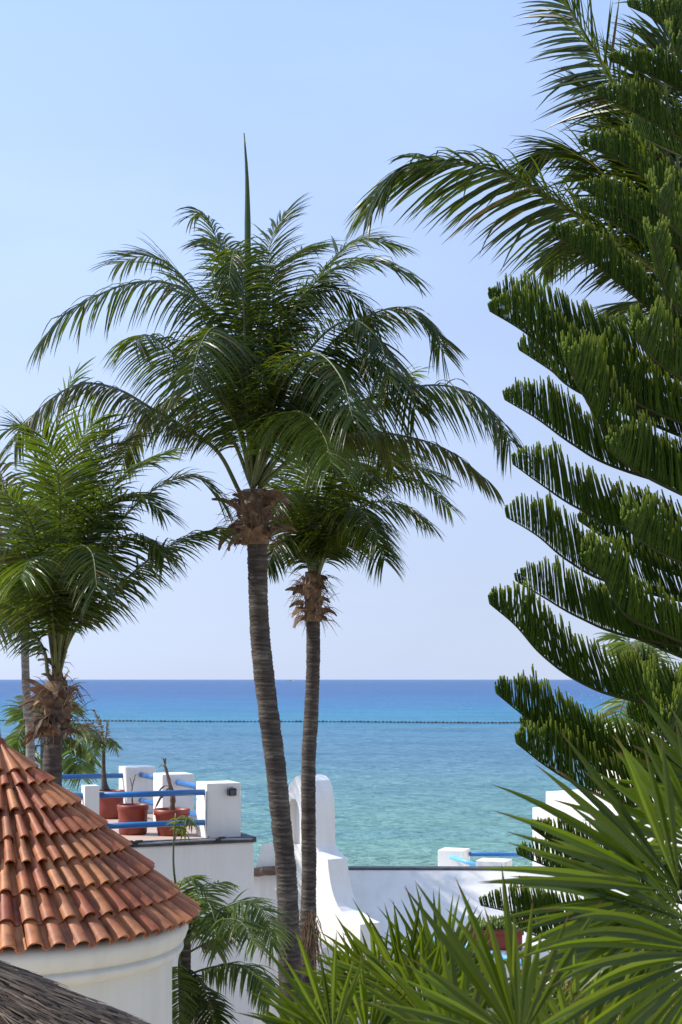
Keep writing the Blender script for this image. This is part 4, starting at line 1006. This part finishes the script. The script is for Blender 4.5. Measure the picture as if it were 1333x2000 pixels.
# ------------------------------------------------------------------ fan palms, lower right
def fan_leaf(parent, hub, D, Rp, a0, a1, n, fold=0.25, nod=0.0, droop=0.25, depth=0.0, wscale=1.0, jit=.24, petiole=None, seedv=0):
    """hub in photo pixels at distance D, segment length Rp pixels, angles in degrees (0 = right, 90 = up)."""
    hb = P(hub[0], hub[1], D); Lr = Rp * PX(D)
    mb = MB(); pt = petiole or (hub[0] + 60, hub[1] + 220, D + .4)
    q_, _ = spline([P(*pt), hb.lerp(P(*pt), .5) + V((0, 0, .06)), hb], 10); tube(mb, q_, [.013 - .0005 * i for i in range(10)], 6)
    lf = mb.build('fan_leaf', M['stalk'], parent)
    da = R(a1 - a0) / n; mid = (a0 + a1) / 2; half = (a1 - a0) / 2
    for k in range(n):
        deg = a0 + (a1 - a0) * (k + .5) / n; a = R(deg) + random.gauss(0, .045); e = (deg - mid) / half
        l = Lr * (1 - .22 * e * e) * random.uniform(1 - jit, 1 + jit * .4)
        dz = depth + nod * (1 - e * e) + random.gauss(0, .13)
        d0 = V((math.cos(a), dz, math.sin(a))).normalized()
        side0 = V((-math.sin(a), fold * (1 if k % 2 else -1) * .4, math.cos(a))).normalized()
        dp = droop * random.uniform(.4, 1.5); brk = random.random() < .05
        kk = 12; q_ = hb + d0 * Lr * .015; mb = MB()
        w_ = math.tan(da / 2) * .47 * Lr * wscale; tw_ = random.gauss(0, .5)
        dry_ = 0.0
        tipd = random.uniform(0, .07)
        for j in range(kk):
            u = j / (kk - 1)
            d = (d0 - UP * dp * max(0, u - .25) ** 1.6 * (3 if brk and u > .6 else 1)).normalized()
            sd = (side0 - d * side0.dot(d)).normalized(); nb = d.cross(sd)
            tq = tw_ * max(0, u - .35); sd2 = sd * math.cos(tq) + nb * math.sin(tq); nb2 = d.cross(sd2)
            r_ = u * l
            ws = min(math.tan(da / 2) * (r_ + .012) * 1.03, w_ * (1.0 if u < .5 else max(.03, (1 - ((u - .5) / .5) ** 1.5))))
            fo = ws * fold * 1.6
            c = (min(1, u + tipd), 0, dry_)
            mb.vert(q_ - sd2 * ws + nb2 * fo, c); mb.vert(q_ - nb2 * fo * .2, c); mb.vert(q_ + sd2 * ws + nb2 * fo, c)
            q_ = q_ + d * (l / (kk - 1))
        for j in range(kk - 1):
            for h_ in (0, 1): mb.face((j * 3 + h_, j * 3 + h_ + 1, j * 3 + h_ + 4, j * 3 + h_ + 3), 0, False)
        mb.build('leaf_segment', M['fan'], lf)
    return lf
random.seed(301)
G_ = 'fan palms in the foreground'
f1 = thing('fan_palm', 'largest fan palm at the right edge with its leaf hub against the frame', 'palm tree', P(1420, gz(5.8), 5.8), G_)
mb = MB(); tube(mb, [P(1440, 1950, 6.0), P(1430, 2600, 5.9), P(1420, gz(5.8), 5.8)], [.06, .07, .09], 12); mb.build('trunk', M['trunk'], f1)
pet = (1440, 1960, 6.0)
fan_leaf(f1, (1328, 1742), 5.6, 415, 97, 258, 29, fold=.3, droop=.35, depth=-.10, petiole=pet)
fan_leaf(f1, (1375, 1660), 5.9, 300, 85, 200, 15, fold=.3, droop=.15, depth=.15, petiole=pet)
fan_leaf(f1, (1350, 1800), 5.5, 400, 125, 250, 18, fold=.3, droop=.5, depth=.35, petiole=pet)
fan_leaf(f1, (1400, 1862), 5.1, 430, 150, 250, 17, fold=.3, droop=.95, depth=-.2, petiole=pet)
fan_leaf(f1, (1400, 1560), 6.2, 250, 90, 220, 13, fold=.3, droop=.3, depth=.1, petiole=pet)
fan_leaf(f1, (1290, 1880), 6.3, 260, 160, 330, 20, fold=.3, droop=.7, depth=-.1, petiole=pet)
f2 = thing('fan_palm', 'fan palm at the bottom centre with long blades pointing up towards the planter', 'palm tree', P(1030, gz(5.4), 5.4), G_)
mb = MB(); tube(mb, [P(1040, 2150, 5.5), P(1030, gz(5.4), 5.4)], [.06, .08], 12); mb.build('trunk', M['trunk'], f2)
pet = (1040, 2160, 5.5)
fan_leaf(f2, (1015, 2035), 5.3, 350, 58, 182, 20, fold=.3, droop=.22, depth=-.15, petiole=pet)
fan_leaf(f2, (900, 2060), 5.7, 260, 60, 195, 17, fold=.3, droop=.35, depth=-.1, petiole=pet)
fan_leaf(f2, (1050, 2050), 6.0, 190, 20, 170, 18, fold=.3, droop=.3, depth=.2, petiole=pet)
fan_leaf(f2, (1130, 2080), 5.6, 250, 30, 180, 19, fold=.3, droop=.45, depth=-.2, petiole=pet)
f3 = thing('fan_palm', 'bushy fan palm in front of the sloping white roof', 'palm tree', P(840, gz(8.4), 8.4), G_)
mb = MB(); tube(mb, [P(840, 2050, 8.4), P(840, gz(8.4), 8.4)], [.06, .09], 12); mb.build('trunk', M['trunk'], f3)
pet = (845, 2060, 8.5)
for hub, D, Rp, a0, a1, n, dr, dep in [((790, 1935), 8.2, 205, 55, 205, 24, .2, -.2), ((860, 1925), 8.5, 190, 40, 170, 20, .15, .1), ((740, 1950), 8.4, 190, 60, 215, 24, .4, -.2), ((915, 1950), 8.6, 175, 60, 170, 13, .2, 0),
                                       ((830, 1990), 8.0, 200, 20, 190, 26, .5, -.4), ((700, 1985), 8.3, 180, 80, 230, 18, .6, -.3), ((950, 2000), 8.2, 170, 20, 170, 18, .5, -.3), ((880, 1960), 8.9, 190, 50, 150, 12, .1, .3)]:
    fan_leaf(f3, hub, D, Rp, a0, a1, n, fold=.3, droop=dr, depth=dep, petiole=pet)
f4 = thing('fan_palm', 'small fan palm at the bottom in front of the two palm trunk bases', 'palm tree', P(640, gz(6.8), 6.8), G_)
mb = MB(); tube(mb, [P(650, 2120, 6.8), P(640, gz(6.8), 6.8)], [.05, .08], 12); mb.build('trunk', M['trunk'], f4)
pet = (655, 2130, 6.8)
for hub, D, Rp, a0, a1, n, dr, dep in [((650, 2030), 6.6, 225, 65, 190, 22, .25, -.15), ((600, 2050), 6.8, 150, 40, 200, 17, .4, -.1), ((720, 2040), 6.9, 170, 30, 170, 17, .4, -.2)]:
    fan_leaf(f4, hub, D, Rp, a0, a1, n, fold=.3, droop=dr, depth=dep, petiole=pet)
# flowering sprays of the large fan palm
random.seed(305)
def spray(base, tip, D, n=70, spread=70):
    mb = MB(); a = P(*base, D); b_ = P(*tip, D); q_, _ = spline([a, a.lerp(b_, .5) + V((0, 0, .05)), b_], 14); tube(mb, q_, [.006 - .0003 * i for i in range(14)], 5)
    for k in range(n):
        p = q_[random.randint(4, 13)]; d = V((random.gauss(0, 1), random.gauss(0, 1), random.gauss(-.2, .8))).normalized(); l = random.uniform(.3, 1) * spread * PX(D)
        m_ = p + d * l * .5 + V((0, 0, .01)); e = p + d * l - UP * .02
        tube(mb, [p, m_, e], [.0022, .002, .0014], 4, cap=False)
        for c in range(5):
            x = p.lerp(m_, random.random()) if c < 2 else m_.lerp(e, random.random()); tube(mb, [x, x + V((random.uniform(-.01, .01), random.uniform(-.01, .01), random.uniform(-.006, .012)))], [.003, .002], 4)
    mb.build('flower_spray', M['flower'], f1, kind='stuff')
spray((1250, 1900), (1095, 1850), 6.0); spray((1230, 1960), (1080, 1905), 6.1); spray((1330, 1930), (1305, 2000), 5.2, 40, 30); spray((1250, 1990), (1150, 1960), 6.0)

# low evergreen shrub filling the dark gap under the fan palms
random.seed(310)
mb = MB()
for k in range(5200):
    c = P(random.gauss(1130, 110), 1985 + abs(random.gauss(0, 1)) * 60 - 60 * random.random(), random.uniform(7.2, 8.6)); d = V((random.gauss(0, 1), random.gauss(0, 1), random.gauss(.4, .6))).normalized(); s_ = d.orthogonal().normalized(); l = random.uniform(.05, .11); rr = random.random()
    s_ = (s_ * math.cos(rr * 6) + d.cross(s_) * math.sin(rr * 6)); i0 = len(mb.v)
    for p_ in (c, c + d * l * .5 + s_ * l * .22, c + d * l, c + d * l * .5 - s_ * l * .22): mb.vert(p_, (.3, rr, 0))
    mb.face((i0, i0 + 1, i0 + 2, i0 + 3))
sb = P(1130, gz(7.9), 7.9)
sh = thing('shrub', 'dark green shrub in the shade under the fan palm leaves', 'shrub', sb)
mb.build('foliage', M['coco'], sh, kind='stuff')
mb = MB()
for k in range(9):
    tube(mb, [sb + V((random.uniform(-.1, .1), random.uniform(-.1, .1), 0)), sb.lerp(P(1130, 2000, 7.9), .5) + V((random.uniform(-.3, .3), random.uniform(-.2, .2), 0)), P(1130 + random.uniform(-110, 110), 2000, 7.9 + random.uniform(-.4, .4))], [.03, .02, .008], 6)
mb.build('stems', M['twig'], sh)

# ------------------------------------------------------------------ buoy line and the far boat
random.seed(401)
dbl = 371.0; zb = SEA_Z + 0.05
bl = thing('buoy_line', 'long line of dark floats strung across the turquoise water', 'buoy line', P(600, 1408, dbl).xy.to_3d() + V((0, 0, SEA_Z)))
ptsb = []
for k in range(150):
    px_ = -60 + k * 7.35; dd_ = 380 - 20 * (px_ / 1060) + 2.0 * math.sin(px_ * .012)
    ptsb.append(V(((px_ - 666.5) / F * dd_, dd_, zb)))
mb = MB(); tube(mb, ptsb, .05, 4); mb.build('rope', M['buoy'], bl)
fm = bpy.data.meshes.new('float'); bm = bmesh.new(); bmesh.ops.create_uvsphere(bm, u_segments=8, v_segments=6, radius=.3)
for v in bm.verts: v.co.x *= 1.25; v.co.z *= .85
bm.to_mesh(fm); bm.free(); fm.materials.append(M['buoy'])
for k, p in enumerate(ptsb):
    o = bpy.data.objects.new('float', fm); COL.objects.link(o); o.parent = bl; o.location = p + V((0, 0, .1)) - BASE[bl.name]
    s_ = random.uniform(.75, 1.15); o.scale = (s_, s_, s_)
bd = 7000.0; bo = P(568, HZ, bd); bo.z = SEA_Z
bt = thing('boat', 'tiny white boat far out on the horizon between the two palm trunks', 'boat', bo)
mb = MB(); hull = [(-18, 0, .4), (-18, 3.2, 3), (12, 3.4, 3.2), (20, 0, 4), (12, -3.4, 3.2), (-18, -3.2, 3)]
up_ = [mb.vert(bo + V(p)) for p in hull]; lo_ = [mb.vert(bo + V((p[0] * .9, p[1] * .6, -.5))) for p in hull]
for i in range(6): mb.face((up_[i], up_[(i + 1) % 6], lo_[(i + 1) % 6], lo_[i]))
mb.face(tuple(up_)); mb.build('hull', M['boat'], bt)
mb = MB(); boxm(mb, bo + V((-2, 0, 5)), (16, 4.6, 4.4), 0, .3, taper=.85); boxm(mb, bo + V((-1, 0, 8.2)), (7, 3.4, 2.2), 0, .2, taper=.8); mb.build('cabin', M['pvc'], bt)
